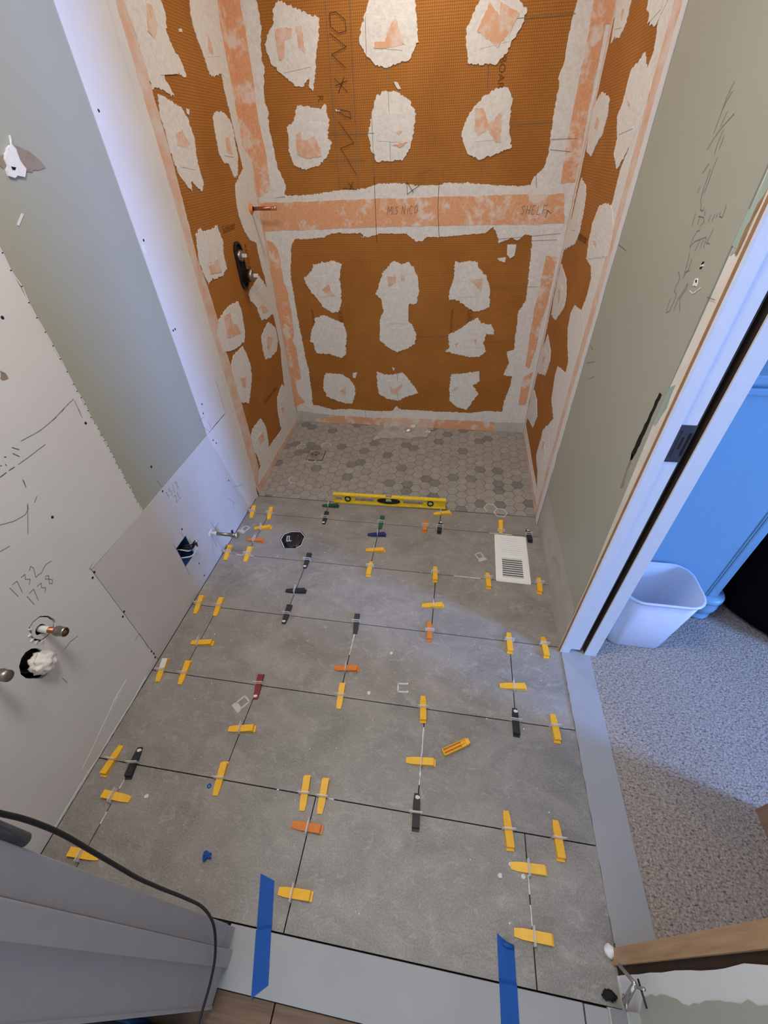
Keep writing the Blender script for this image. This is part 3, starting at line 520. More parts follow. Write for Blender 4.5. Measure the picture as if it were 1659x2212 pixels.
prism('mortar_border', [[(YB, 0.0), (YB, ZC-0.01), (edgeL[0][0], ZC-0.01)]+jag(clampu(edgeL, YS, YB-0.01), 0.0025, 0.007, closed=False, seed=31)+[(YS+0.01, 0.10), (YS+0.01, 0.0)]], 'L', 0.0, 0.0016, 'thinset', wall_left)
strip('fleece_band', [(YB-0.001, ZC-0.01), (YB-0.07, ZC-0.01), (YB-0.07, 1.72), (YB-0.08, 1.5), (YB-0.001, 1.45)], 'L', wall_left, 0.0026, 'peach_fleece')
strip('fleece_band', [(YB-0.001, 1.38), (YB-0.024, 1.38), (YB-0.030, 0.9), (YB-0.022, 0.4), (YB-0.03, 0.13), (YB-0.001, 0.1)], 'L', wall_left, 0.0026, 'peach_pale')
strip('fleece_band', [(YS, 0.0), (YB-0.03, 0.02), (YB-0.03, 0.075), (YS, 0.052)], 'L', wall_left, 0.0030, 'peach_pale')
left_patches = [
 ([(1.4179,1.8524),(1.6462,1.8943),(1.6519,1.8568),(1.6630,1.8319),(1.6369,1.7871),(1.6535,1.7538),(1.6880,1.7281),(1.7069,1.6914),(1.6791,1.6832),(1.6156,1.6985),(1.6049,1.7122),(1.5756,1.6984),(1.5464,1.6702),(1.5641,1.6530),(1.5823,1.6274),(1.5324,1.6357),(1.4902,1.6439),(1.4490,1.6374),(1.4466,1.6963),(1.4430,1.7611)], [[(1.5519,1.8340),(1.5784,1.8351),(1.5877,1.7973),(1.5469,1.7583),(1.5162,1.7709)]]),
 ([(1.4795,1.6285),(1.5394,1.6172),(1.6125,1.6013),(1.6385,1.5734),(1.6510,1.5220),(1.6332,1.4681),(1.6337,1.3828),(1.6070,1.3622),(1.5431,1.3971),(1.5334,1.3647),(1.4742,1.4140),(1.4547,1.4791),(1.4609,1.5321),(1.4515,1.5747)], [[(1.5202,1.5290),(1.5724,1.5423),(1.6034,1.5041),(1.5714,1.4910),(1.5109,1.4998)]]),
 ([(1.9037,1.9415),(2.1126,1.9799),(2.1164,1.9337),(2.0968,1.8821),(2.0441,1.7564),(2.0449,1.7116),(2.0073,1.7219),(1.9413,1.7074),(1.9013,1.7083),(1.8891,1.7491),(1.8641,1.7865),(1.8496,1.8270),(1.8491,1.8605)], [[(1.9524,1.8254),(1.9705,1.8035),(1.9686,1.7700),(1.9286,1.7698)]]),
 ([(1.8887,1.6053),(1.9604,1.6037),(2.0077,1.5811),(2.0210,1.5514),(2.0163,1.5049),(2.0148,1.4623),(1.9742,1.3978),(1.9342,1.3884),(1.9005,1.4381),(1.8578,1.4443),(1.8328,1.4751),(1.8365,1.5143),(1.8402,1.5524),(1.8477,1.5852)], [[(1.9172,1.5247),(1.9561,1.5251),(1.9601,1.4684),(1.9079,1.4742)]]),
 ([(1.4757,1.2394),(1.5234,1.2516),(1.5377,1.2382),(1.6092,1.2363),(1.6654,1.2440),(1.6689,1.2189),(1.6819,1.1868),(1.6578,1.1386),(1.6585,1.0849),(1.5962,1.0647),(1.4886,1.0715),(1.4686,1.0602),(1.4496,1.1052),(1.4417,1.1461),(1.4605,1.2000)], [[(1.5048,1.1246),(1.5469,1.1218),(1.5938,1.1340),(1.5994,1.0803),(1.5020,1.0920)]]),
 ([(1.5026,0.9306),(1.5825,0.9436),(1.6421,0.9427),(1.6875,0.9401),(1.7024,0.8991),(1.6895,0.8519),(1.6835,0.8014),(1.6522,0.7648),(1.5603,0.7636),(1.4902,0.7758),(1.4275,0.7924),(1.4239,0.8726),(1.4668,0.9178)], [[(1.5172,0.9206),(1.5822,0.9200),(1.5752,0.8734),(1.6176,0.8543),(1.6380,0.8094),(1.4956,0.8308)]]),
 ([(1.9339,0.9756),(1.9862,0.9837),(2.0193,0.9572),(2.0671,0.8991),(2.0619,0.7790),(1.9727,0.7753),(1.9008,0.7929),(1.8809,0.8572),(1.8220,0.9121),(1.8203,0.9380),(1.8911,0.9659)], [[(1.9263,0.8518),(1.9732,0.8462),(2.0129,0.8072),(1.9342,0.8149)]]),
 ([(1.9835,0.7576),(2.0632,0.7032),(2.0684,0.6308),(2.0176,0.5840),(1.9224,0.5791),(1.8473,0.5998),(1.8430,0.6626),(1.8555,0.7174),(1.9080,0.7369)], [[(1.9285,0.7007),(1.9944,0.6636),(1.9232,0.6183),(1.8861,0.6472)]]),
 ([(1.5176,0.7462),(1.6261,0.7503),(1.6421,0.7067),(1.6571,0.6439),(1.6429,0.5906),(1.5843,0.5255),(1.5406,0.4845),(1.4633,0.5305),(1.4595,0.6546),(1.4656,0.7132)], [[(1.5105,0.6326),(1.5817,0.6093),(1.5392,0.5691),(1.5126,0.5958)]]),
 ([(1.5155,0.3516),(1.6249,0.3506),(1.6611,0.2867),(1.6536,0.2182),(1.6375,0.1525),(1.5721,0.1371),(1.4930,0.1137),(1.4809,0.1971),(1.4476,0.2722),(1.4607,0.3244)], [[(1.5396,0.2772),(1.6091,0.2717),(1.6009,0.2222),(1.5423,0.2307)]]),
 ([(1.8922,0.3460),(2.0021,0.3850),(2.0616,0.3026),(2.0682,0.1622),(1.9003,0.1124),(1.8534,0.1691),(1.8608,0.2702)], [[(1.9079,0.2646),(1.9667,0.2536),(1.9312,0.2142)]]),
 ([(1.7297,1.8050),(1.7531,1.8082),(1.7500,1.8005),(1.7301,1.7978)], []), ([(1.6456,1.6008),(1.6702,1.5998),(1.6517,1.5844),(1.6428,1.5882)], [])]
patches(left_patches, 'L', wall_left, (YS+0.004, YB-0.005))
o0 = [(1.7033,1.2093),(1.8964,1.2220),(1.7122,0.3907),(2.2505,1.0260)]
printed('board_print', 'Schluter', 'L', o0[0], (1, 0.02), (0, 1), 0.040, 'board_print', wall_left)
printed('board_print', 'KERDI-BOARD', 'L', [(1.8861,1.1406)][0], (0, -1), (1, 0), 0.030, 'board_print', wall_left)
printed('board_print', 'Schluter.com', 'L', o0[2], (1, 0.02), (0, 1), 0.036, 'board_print', wall_left)
# pencil, scuffs and print on the raw drywall
ribbon('pencil_marks', [[(0.3590,0.9090),(0.3879,0.9090),(0.4284,0.9106),(0.4491,0.9109)], [(0.3992,0.9512),(0.4555,0.9469),(0.4870,0.9491),(0.5174,0.9534),(0.5600,0.9619),(0.5890,0.9670)], [(0.5961,0.9619),(0.5928,0.9335),(0.5900,0.9144)], [(0.3458,0.8737),(0.3406,0.8519)], [(0.2370,0.8181),(0.2673,0.8033),(0.2971,0.7977),(0.3128,0.8052),(0.3185,0.8161)], [(0.3185,0.8161),(0.2736,0.7543)], [(0.2331,0.6428),(0.2573,0.6531),(0.2755,0.6488)], [(0.1492,0.4109),(0.1740,0.4120),(0.1984,0.4024)], [(0.0945,0.3471),(0.0938,0.3205)], [(0.1981,0.7669),(0.2216,0.7616)], [(0.3463,0.8696),(0.3404,0.8519)], [(0.3351,0.8075),(0.3497,0.8165)],
  [(0.7421,0.5752),(0.7495,0.5406)], [(0.9243,0.1983),(0.9388,0.1350)], [(0.8920,0.1842),(0.8983,0.0601)], [(0.9747,0.1523),(0.9099,0.1523)], [(0.7351,0.3192),(0.7393,0.2794)], [(0.6738,0.3089),(0.6752,0.2761)], [(0.6797,0.1818),(0.6749,0.1223)], [(1.0996,0.1996),(1.1432,0.1386),(1.1138,0.1218)], [(1.1712,0.2123),(1.2719,0.1556)], [(0.3463,0.5326),(0.3635,0.5417)], [(0.3466,0.5379),(0.3521,0.5113)], [(0.3203,0.1764),(0.3505,0.1792),(0.3484,0.1207),(0.3455,0.0879)], [(1.0969,0.6251),(1.1374,0.6232)], [(1.1085,0.5902),(1.1431,0.5433)], [(1.1548,0.5949),(1.1579,0.5545)], [(1.3076,0.7135),(1.3058,0.5615)]], 'L', 0.0006, 0.0013, 'graphite', wall_left)
ribbon('marker_marks', [[(0.3063,0.9093),(0.3240,0.9101)], [(0.3320,0.9101),(0.3477,0.9095)], [(0.3715,0.9506),(0.3827,0.9372)], [(0.3644,0.9380),(0.3733,0.9235)], [(0.3423,0.9424),(0.3464,0.9397)], [(0.3222,0.9303),(0.3255,0.9296)], [(0.3343,0.9267),(0.3344,0.9227)], [(0.5403,0.9574),(0.5553,0.9610)], [(0.5915,0.9674),(0.5947,0.9674)], [(0.5939,0.9380),(0.5915,0.9257)], [(0.5061,0.9514),(0.5181,0.9530)]], 'L', 0.0008, 0.0018, 'marker_soft', wall_left)
o0 = [(0.1557,0.6428),(0.1700,0.5908),(0.7507,0.4791),(0.7842,0.4357)]
dy = ([(0.1557,0.6492),(0.2696,0.6394)])
writing('pencil_writing', '1732', 'L', o0[0], (1, 0.06), (0, 1), 0.034, 'graphite', wall_left, 0.0013, 0.0006)
writing('pencil_writing', '1738', 'L', o0[1], (1, 0.06), (0, 1), 0.034, 'graphite', wall_left, 0.0013, 0.0006)
writing('pencil_writing', '3344', 'L', o0[2], (1, 0.0), (0, 1), 0.026, 'graphite', wall_left, 0.0012, 0.0006) if '4' in FONT else writing('pencil_writing', '35/2', 'L', o0[2], (1, 0.0), (0, 1), 0.030, 'graphite', wall_left, 0.0012, 0.0006)
writing('pencil_writing', '2L', 'L', o0[3], (1, 0.0), (0, 1), 0.030, 'graphite', wall_left, 0.0012, 0.0006)
for p in [(1.1415,1.5731),(1.1417,1.2647),(1.1322,0.9813),(1.1459,0.9820),(1.1523,0.6740),(1.1403,0.6370),(1.1432,0.5023),(1.1595,0.4778),(0.7463,0.6337),(0.7432,0.5240),(0.7487,0.3224),(0.7523,0.1100),(0.7487,0.0326),(0.3526,0.5127),(0.3378,0.5040),(0.3541,0.3072),(0.3399,0.2980),(0.3477,0.0635),(0.3496,0.0438),(0.3453,0.0242),(0.3496,0.7432),(0.5919,0.8942),(1.1571,0.2660),(0.5337,1.2003)]:
    lathe('screw', [(0, 0.0012), (0.0032, 0.0012), (0.0042, 0.0004), (0.0042, -0.002)], P3('L', p[0], p[1], 0), (1, 0, 0), 'black_rubber', wall_left, 8)
# torn face paper and the chips around it
t1 = prism('torn_paper', [jag([(0.7824,1.5026),(0.8274,1.4901),(0.8494,1.4741),(0.8590,1.4585),(0.8294,1.4541),(0.7887,1.4512),(0.7816,1.4782),(0.7702,1.4865)], 0.001, 0.01)], 'L', -0.0012, 0.0004, 'paper_brown', wall_left)
prism('torn_paper', [jag([(0.7408,1.4815),(0.7606,1.4853),(0.7517,1.4678),(0.7330,1.4601),(0.7288,1.4657)], 0.001, 0.01)], 'L', -0.0012, 0.0004, 'paper_brown', wall_left)
prism('plaster_chip', [jag([(0.7927,1.5173),(0.7850,1.5026),(0.7901,1.4836),(0.7952,1.4567),(0.7881,1.4503),(0.7589,1.4481),(0.7493,1.4414),(0.7396,1.4461),(0.7454,1.4652),(0.7554,1.4840),(0.7760,1.4999)], 0.005, 0.008)], 'L', -0.0012, 0.0040, 'gypsum', wall_left)
prism('plaster_chip', [jag([(0.7529,1.4636),(0.7657,1.4619),(0.7598,1.4565),(0.7525,1.4573)], 0.001, 0.008)], 'L', 0.003, 0.0044, 'dark_cavity', wall_left)
prism('paint_chip', [[(0.7248,1.3787),(0.7290,1.3761),(0.6997,1.3564),(0.6961,1.3590)]], 'L', -0.0012, 0.0002, 'drywall_white', wall_left)
prism('paint_chip', [jag([(1.1284,1.2563),(1.1362,1.2486),(1.1355,1.2218),(1.1198,1.2379)], 0.001, 0.006)], 'L', -0.0012, 0.0006, 'gypsum', wall_left)
prism('plaster_chip', [jag([(0.4563,1.1068),(0.4643,1.0968),(0.4626,1.0840),(0.4471,1.0862),(0.4448,1.0917)], 0.002, 0.006)], 'L', 0.0, 0.0006, 'paper_brown', wall_left)
prism('bare_edge', [jag([(0.2198,0.0992),(0.2010,0.0914),(0.1772,0.0887),(0.1474,0.0827),(0.1088,0.0750),(0.0533,0.0639),(0.0059,0.0508),(-0.0324,0.0432),(-0.0490,0.0399),(-0.0376,0.0458),(0.0178,0.0568),(0.0964,0.0801),(0.1474,0.0943),(0.1838,0.0979)], 0.001, 0.02)], 'L', 0.0, 0.0008, 'gypsum', wall_left)
strip('bare_edge', [(-0.1904,0.0086),(-0.0462,0.0095),(0.0087,0.0023),(0.0601,0.0074),(0.1273,0.0068),(0.1890,0.0043),(0.2731,0.0136),(0.2699,0.0019),(0.1857,-0.0134),(0.1238,-0.0104),(0.0592,-0.0168),(0.0047,-0.0139),(-0.0477,-0.0075),(-0.1867,-0.0090)], 'L', wall_left, 0.0010, 'gypsum', 0.001)

# ---- right wall
wall_right = structure(box('wall_right', XR+0.012, 1.4335, 0.625, YB+0.12, -0.1, ZC, 'gypsum'), 'wall right of the shower with sage paint beside the pocket door')
prism('foam_board', [[(YS-0.02, 0.0), (YB, 0.0), (YB, ZC), (YS-0.02, ZC)]], 'R', T0, 0.0, 'board_side', wall_right)
prism('sage_sheet', [[(0.612, 0.23), (YS-0.02, 0.23), (YS-0.02, ZC), (0.648, ZC), (0.650, 0.95), (0.630, 0.60)]], 'R', T0, -0.0006, 'sage_paint', wall_right)
prism('bare_base', [[(0.600, 0.0), (YS-0.02, 0.0), (YS-0.02, 0.2295), (0.625, 0.2295)]], 'R', T0, -0.0022, 'bare_base', wall_right)
prism('paper_strip', [[(0.594, 0.2315), (0.652, 0.2315), (0.652, 0.9), (0.646, 1.15), (0.645, ZC), (0.594, ZC)]], 'R', T0, -0.0026, 'grey_paper', wall_right)
prism('paper_strip', [jag([(0.6151,1.3625),(0.6197,1.3375),(0.6243,1.3132),(0.6494,1.3159),(0.6705,1.3693),(0.6247,1.3735)], 0.002, 0.02)], 'R', -0.003, -0.0014, 'green_paper', wall_right)
prism('paper_strip', [jag([(0.602, 1.33), (0.643, 1.30), (0.642, ZC-0.02), (0.603, ZC-0.02)], 0.002, 0.02)], 'R', -0.003, -0.0018, 'green_paper', wall_right)
prism('paper_strip', [jag([(0.6713,1.0158),(0.6302,1.0552),(0.6232,1.0038),(0.6361,0.9489),(0.6608,0.9429)], 0.002, 0.02)], 'R', -0.003, -0.0018, 'green_paper', wall_right)
prism('paper_strip', [jag([(0.6568,0.5066),(0.6331,0.5247),(0.6292,0.2419),(0.6711,0.2521)], 0.002, 0.02)], 'R', -0.003, -0.0018, 'green_paper', wall_right)
prism('torn_edge', [jag([(0.6776,1.0129),(0.6654,1.0150),(0.6661,0.9201),(0.6664,0.8528),(0.6763,0.8195),(0.6877,0.8390),(0.6826,0.9147)], 0.0015, 0.01)], 'R', -0.002, 0.0006, 'dark_cavity', wall_right)
prism('torn_edge', [jag([(0.6152,1.4022),(0.6105,1.3979),(0.6170,1.3794),(0.6194,1.3554),(0.6182,1.3221),(0.6199,1.3043),(0.6265,1.3054),(0.6291,1.3460),(0.6256,1.3787)], 0.001, 0.01)], 'R', -0.003, -0.0006, 'wood_edge', wall_right)
prism('torn_edge', [jag([(0.6847,0.8367),(0.6744,0.8389),(0.6690,0.7923),(0.6559,0.7489),(0.6674,0.7351),(0.6794,0.7896)], 0.0015, 0.01)], 'R', -0.002, 0.0006, 'paper_brown', wall_right)
bandR = [(1.4841,1.7441),(1.5252,1.7130),(1.4923,1.6560),(1.5134,1.6109),(1.4701,1.4618),(1.5120,1.3927),(1.5008,1.3000),(1.6590,1.2777),(1.6956,1.2345),(1.6495,1.1172)]+[(1.6649,1.1186),(1.5601,1.1088),(1.5139,1.0754),(1.5102,1.0176),(1.5373,0.9591),(1.6580,0.9482),(1.6937,0.9045),(1.6755,0.8449),(1.5968,0.7924),(1.5266,0.7572),(1.5239,0.7081),(1.6883,0.6739),(1.6951,0.6227),(1.6479,0.5210),(1.5246,0.4876),(1.5923,0.4119),(1.6675,0.3448),(1.6599,0.2726),(1.6079,0.1904)]
eR = clampu(bandR, YS, YB-0.02)
prism('mortar_border', [[(YS-0.05, 0.0), (YS-0.05, ZC-0.01), (eR[0][0], ZC-0.01)]+jag(eR, 0.0025, 0.008, closed=False, seed=51)+[(YS+0.05, 0.05), (YS+0.05, 0.0)]], 'R', 0.0, 0.0016, 'thinset', wall_right)
strip('fleece_band', [(YS-0.05, 0.0), (YS-0.05, ZC-0.01), (YS+0.055, ZC-0.01), (YS+0.05, 1.6), (YS+0.03, 1.2), (YS+0.035, 0.7), (YS+0.03, 0.25), (YS+0.02, 0.0)], 'R', wall_right, 0.0022, 'peach_pale')
strip('mortar_feather', [(YS-0.058, 0.0), (YS-0.058, ZC-0.01), (YS-0.025, ZC-0.01), (YS-0.02, 1.5), (YS-0.03, 1.0), (YS-0.015, 0.5), (YS-0.02, 0.0)], 'R', wall_right, 0.0030, 'drywall_new', 0.003)
strip('mortar_border', [(YB, 0.0), (YB, ZC-0.01), (YB-0.035, ZC-0.01), (YB-0.03, 1.6), (YB-0.045, 1.2), (YB-0.03, 0.9), (YB-0.05, 0.5), (YB-0.04, 0.12), (YS+0.05, 0.09), (YS, 0.07), (YS, 0.0)], 'R', wall_right, 0.0018, 'thinset', 0.003)
strip('fleece_band', [(YB-0.001, 0.10), (YB-0.001, ZC-0.01), (YB-0.022, ZC-0.01), (YB-0.025, 1.0), (YB-0.02, 0.1)], 'R', wall_right, 0.0028, 'peach_pale')
strip('fleece_band', [(YS+0.02, 0.0), (YB-0.05, 0.02), (YB-0.05, 0.075), (YS+0.02, 0.06)], 'R', wall_right, 0.0036, 'peach_pale')
right_patches = [
 ([(2.1570,1.8950),(1.9098,1.8500),(1.9142,1.8153),(1.9098,1.7654),(1.9336,1.7495),(1.9747,1.7384),(2.0475,1.7493),(2.0844,1.7381),(2.1060,1.7865),(2.1232,1.8232)], [[(2.0145,1.8128),(1.9809,1.8075),(1.9687,1.7770),(2.0013,1.7882)]]),
 ([(1.6919,1.8104),(1.4740,1.7708),(1.4841,1.7441),(1.5223,1.7203),(1.5426,1.7076),(1.6028,1.7161),(1.6190,1.7346),(1.6838,1.7609)], []),
 ([(2.0582,1.6090),(1.9031,1.5840),(1.8685,1.5337),(1.8849,1.4796),(1.9185,1.4698),(1.9555,1.4428),(1.9876,1.4186),(2.0971,1.4375),(2.1232,1.4869),(2.1408,1.5395),(2.1238,1.5849)], [[(2.0377,1.5400),(1.9697,1.5255),(1.9799,1.4973),(2.0301,1.5067)]]),
 ([(1.5809,1.6605),(1.5143,1.6224),(1.4484,1.5996),(1.4177,1.5692),(1.4202,1.5349),(1.4299,1.4992),(1.4701,1.4618),(1.5065,1.4280),(1.5503,1.3951),(1.6415,1.4297),(1.6468,1.4698),(1.7224,1.5283),(1.6935,1.5614),(1.6931,1.6139),(1.6885,1.6357),(1.6203,1.6473)], [[(1.6527,1.5691),(1.5795,1.5489),(1.5832,1.5394)]]),
 ([(2.0854,1.3440),(1.9568,1.3270),(1.9158,1.2875),(1.8945,1.2415),(1.8814,1.1685),(1.9182,1.1269),(2.1334,1.0710),(2.1209,1.1422),(2.0916,1.2221),(2.0941,1.2941)], []),
 ([(1.6642,1.2815),(1.5815,1.3011),(1.5008,1.3000),(1.4012,1.2521),(1.3343,1.1728),(1.6495,1.1172),(1.6850,1.1713),(1.6956,1.2345)], [[(1.6269,1.1844),(1.5623,1.1892),(1.5518,1.1730)]]),
 ([(2.1129,1.0163),(1.9266,0.9873),(1.8472,0.9346),(1.8362,0.8891),(1.9518,0.7988),(2.0815,0.7886),(2.1061,0.8506),(2.1161,0.9469)], [[(2.0384,0.9259),(1.9626,0.9187),(1.9608,0.8620)]]),
 ([(2.0603,0.6948),(1.9093,0.6668),(1.8663,0.6249),(1.8947,0.5457),(2.0562,0.4818),(2.1072,0.4731),(2.1183,0.5911)], [[(2.0583,0.5739),(1.9950,0.6055),(2.0000,0.5572)]]),
 ([(2.0995,0.3674),(1.9592,0.3656),(1.8644,0.3123),(1.9069,0.2228),(2.1244,0.1728),(2.1706,0.2621)], []),
 ([(1.6248,0.3907),(1.5447,0.4169),(1.4740,0.3594),(1.4424,0.2516),(1.4687,0.1728),(1.5542,0.1550),(1.6682,0.1842),(1.6684,0.2541)], [[(1.6065,0.3173),(1.5607,0.3372),(1.5652,0.2771)]])]
patches(right_patches, 'R', wall_right, (YS+0.004, YB-0.005))
ribbon('board_print', [[(1.8835,1.1699),(1.7286,1.1738)], [(1.8874,1.1617),(1.7281,1.1676)], [(1.8914,1.1535),(1.7277,1.1595)]], 'R', 0.001, 0.006, 'board_print', wall_right)
ribbon('pencil_marks', [[(0.8927,1.5461),(0.9018,1.5246),(0.9009,1.5032),(0.9015,1.4855),(0.9015,1.4731)], [(0.8858,1.5329),(0.8977,1.5181),(0.9003,1.5086)], [(0.8416,1.5002),(0.8753,1.4804),(0.8923,1.4650),(0.9041,1.4481)], [(0.8758,1.5043),(0.8813,1.4828)], [(0.8499,1.4695),(0.8488,1.4568),(0.8496,1.4501)], [(0.8626,1.4780),(0.8653,1.4534),(0.8615,1.4408)], [(0.8427,1.4365),(0.8438,1.4190),(0.8410,1.3975),(0.8421,1.3789)], [(0.8704,1.4266),(0.8856,1.4103)], [(0.8542,1.4187),(0.8523,1.3845),(0.8424,1.3624)], [(0.8722,1.3884),(0.8741,1.3780)], [(1.3120,1.2173),(1.2176,1.2158)], [(0.6537,1.2273),(0.6208,1.2302)], [(1.2837,0.8465),(1.1954,0.8862)], [(1.2002,0.8222),(1.1558,0.8491)], [(1.3050,0.9065),(1.2496,0.9059)], [(0.9742,0.1184),(0.9393,0.1473),(0.8911,0.1653),(0.8535,0.1646),(0.8421,0.1340)], [(1.0547,0.2199),(1.0360,0.2207)]], 'R', 0.0004, 0.0013, 'graphite', wall_right)
ribbon('pencil_writing', [[(0.8465,1.3442),(0.8404,1.3236)], [(0.8220,1.3429),(0.8156,1.3275)], [(0.8261,1.3415),(0.8019,1.3422),(0.7919,1.3359),(0.8028,1.3261)], [(0.8059,1.3529),(0.8008,1.3460)], [(0.7735,1.3497),(0.7743,1.3378)], [(0.7587,1.3521),(0.7604,1.3403)], [(0.7485,1.3540),(0.7502,1.3468)], [(0.7404,1.3574),(0.7377,1.3507),(0.7254,1.3503),(0.7256,1.3588),(0.7285,1.3695)], [(0.8357,1.3621),(0.8301,1.3524),(0.8157,1.3519),(0.8150,1.3584)]], 'R', 0.0004, 0.0011, 'graphite', wall_right)
ribbon('pencil_writing', [[(0.7961,1.3203),(0.8075,1.3179),(0.8140,1.3033),(0.8119,1.2886),(0.8079,1.2852)], [(0.8129,1.2894),(0.7990,1.3005),(0.7565,1.3142)], [(0.7789,1.3053),(0.7790,1.2956),(0.7825,1.2862)], [(0.7634,1.3085),(0.7643,1.2950)], [(0.7556,1.3134),(0.7504,1.2971)], [(0.7406,1.3296),(0.7438,1.3122),(0.7464,1.3053),(0.7322,1.3065)]], 'R', 0.0004, 0.0011, 'graphite', wall_right)
ribbon('pencil_writing', [[(0.8250,1.2383),(0.8089,1.2345),(0.8010,1.2263),(0.8055,1.2131),(0.8033,1.2069)], [(0.8045,1.2796),(0.7953,1.2637),(0.7900,1.2458),(0.7861,1.2317)], [(0.7802,1.2715),(0.7789,1.2522),(0.7860,1.2370)], [(0.7880,1.2441),(0.7695,1.2520)]], 'R', 0.0004, 0.0011, 'graphite', wall_right)
ribbon('pencil_writing', [[(0.8090,1.2044),(0.7899,1.1999),(0.7856,1.1918),(0.7873,1.1787),(0.7891,1.1653),(0.8029,1.1555),(0.8064,1.1678),(0.8098,1.1858)], [(0.7560,1.2286),(0.7615,1.2133),(0.7695,1.1981),(0.7716,1.1829),(0.7716,1.1713)], [(0.7560,1.2286),(0.7508,1.2201),(0.7650,1.1970),(0.7496,1.1853),(0.7408,1.1764)]], 'R', 0.0004, 0.0011, 'graphite', wall_right)
prism('wall_plug', [jag([(0.7334,1.2680),(0.7218,1.2721),(0.7203,1.2685),(0.7283,1.2660)], 0.0012, 0.004)], 'R', -0.002, 0.0008, 'gypsum', wall_right)
prism('plug_hole', [jag([(0.7286,1.2757),(0.7228,1.2758),(0.7248,1.2701),(0.7309,1.2694)], 0.0008, 0.004)], 'R', -0.002, 0.0007, 'dark_cavity', wall_right)
prism('plug_hole', [jag([(0.7301,1.2652),(0.7227,1.2670),(0.7246,1.2628),(0.7307,1.2621)], 0.0008, 0.004)], 'R', -0.002, 0.0007, 'dark_cavity', wall_right)
prism('wall_plug', [jag([(0.7304,1.2435),(0.7211,1.2465),(0.7150,1.2387),(0.7138,1.2328),(0.7294,1.2313),(0.7303,1.2384)], 0.0012, 0.004)], 'R', -0.002, 0.0010, 'gypsum', wall_right)
prism('plug_hole', [jag([(0.7256,1.2430),(0.7190,1.2439),(0.7165,1.2388),(0.7224,1.2386)], 0.0006, 0.004)], 'R', -0.002, 0.0014, 'dark_cavity', wall_right)
ribbon('paint_chip', [[(0.7326,1.2201),(0.7162,1.2187),(0.7030,1.2271),(0.6933,1.2354)]], 'R', 0.0004, 0.0022, 'gypsum', wall_right)

# ---- pocket door opening in the right wall
JY = 0.592
trim_1 = structure(box('trim_1', 1.4055, 1.4335, JY, JY+0.020, 0.0, ZC, 'jamb_white'), 'white split jamb strip on the bathroom side of pocket door')
box('wood_edge', 1.3995, 1.4055, JY-0.0005, JY+0.02, 0.0, ZC, 'cream_edge', trim_1)
box('wood_edge', 1.3985, 1.3995, JY+0.002, JY+0.012, 0.0, ZC, 'wood_edge', trim_1)
trim_2 = structure(box('trim_2', 1.4895, 1.5300, JY, JY+0.020, 0.0, ZC, 'jamb_white'), 'white split jamb strip on the bedroom side of pocket door')
box('wood_edge', 1.4885, 1.4895, JY+0.0005, JY+0.004, 0.0, ZC, 'cream_edge', trim_2)
box('pocket_side', 1.4880, 1.4895, JY+0.004, JY+0.032, 0.0, ZC, 'wood_dark', trim_2)
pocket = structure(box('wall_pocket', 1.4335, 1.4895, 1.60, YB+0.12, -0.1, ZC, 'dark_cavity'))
structure(box('wall_bedroom', 1.4895, 1.53, 0.622, YB+0.12, -0.1, ZC, 'drywall_white'))
box('pocket_shade', 1.4875, 1.4893, 0.63, 1.599, 0.0, ZC, 'dark_cavity', pocket)  # near-black sheet, the shade inside the narrow pocket put into its colour
door = empty('door_1', (1.452, 0.61, 0.0)); structure(door, 'grey edge of the pocket door pushed into the wall')
keep(box('door_slab', 1.4365, 1.4690, JY+0.006, 1.55, 0.022, ZC-0.05, 'jamb_white'), door)
lt = [(1.4337,0.9400),(1.4634,0.9757)]
lz = 0.925
latch = keep(box('latch_plate', 1.4352, 1.4688, JY+0.0035, JY+0.0065, lz-0.050, lz+0.050, 'steel_dark', None, 0.0008), door)
o_ = box('latch_pull', 1.4440, 1.4590, JY+0.0020, JY+0.0040, lz-0.036, lz+0.036, 'steel_dark'); keep(o_, latch)
o_ = box('latch_slot', 1.4500, 1.4535, JY+0.0010, JY+0.0024, lz-0.012, lz+0.020, 'black_rubber'); keep(o_, latch)
o_ = box('latch_lever', 1.4625, 1.4665, JY+0.0016, JY+0.0040, lz-0.030, lz+0.030, 'black_rubber'); keep(o_, latch)
# near side of the opening
wall_near = structure(box('wall_near', XR+0.0002, 1.53, -1.10, -0.244, -0.1, ZC, 'gypsum'), 'short wall end near the camera with torn drywall and sage paint')
box('gap_shade_fill', XR+0.004, 1.53, -0.2455, -0.2275, 0.0, ZC, 'wood_dark', wall_near)  # dark box added in the slot beside the stud, standing in for shade
prism('drywall_sheet', [jag([(-0.243, 0.02), (-0.243, ZC), (-1.05, ZC), (-1.05, 0.02)], 0.0018, 0.006, seed=2)], 'R', -0.006, 0.0000, 'drywall_white', wall_near)
sg = jag([(-0.276, 0.14), (-0.272, 0.25), (-0.284, 0.34), (-0.276, 0.45), (-0.280, 0.62), (-0.27, ZC)], 0.002, 0.02, closed=False, seed=3)
prism('sage_sheet', [[(-1.05, 0.10)]+[(-0.300, 0.10)]+sg+[(-1.05, ZC)]], 'R', 0.0, 0.0012, 'sage_paint', wall_near)
trim_3 = structure(box('trim_3', XR-0.004, 1.53, -0.228, -0.200, 0.0, ZC, 'wood_stud'), 'raw wooden jamb edge on the near side of pocket door')
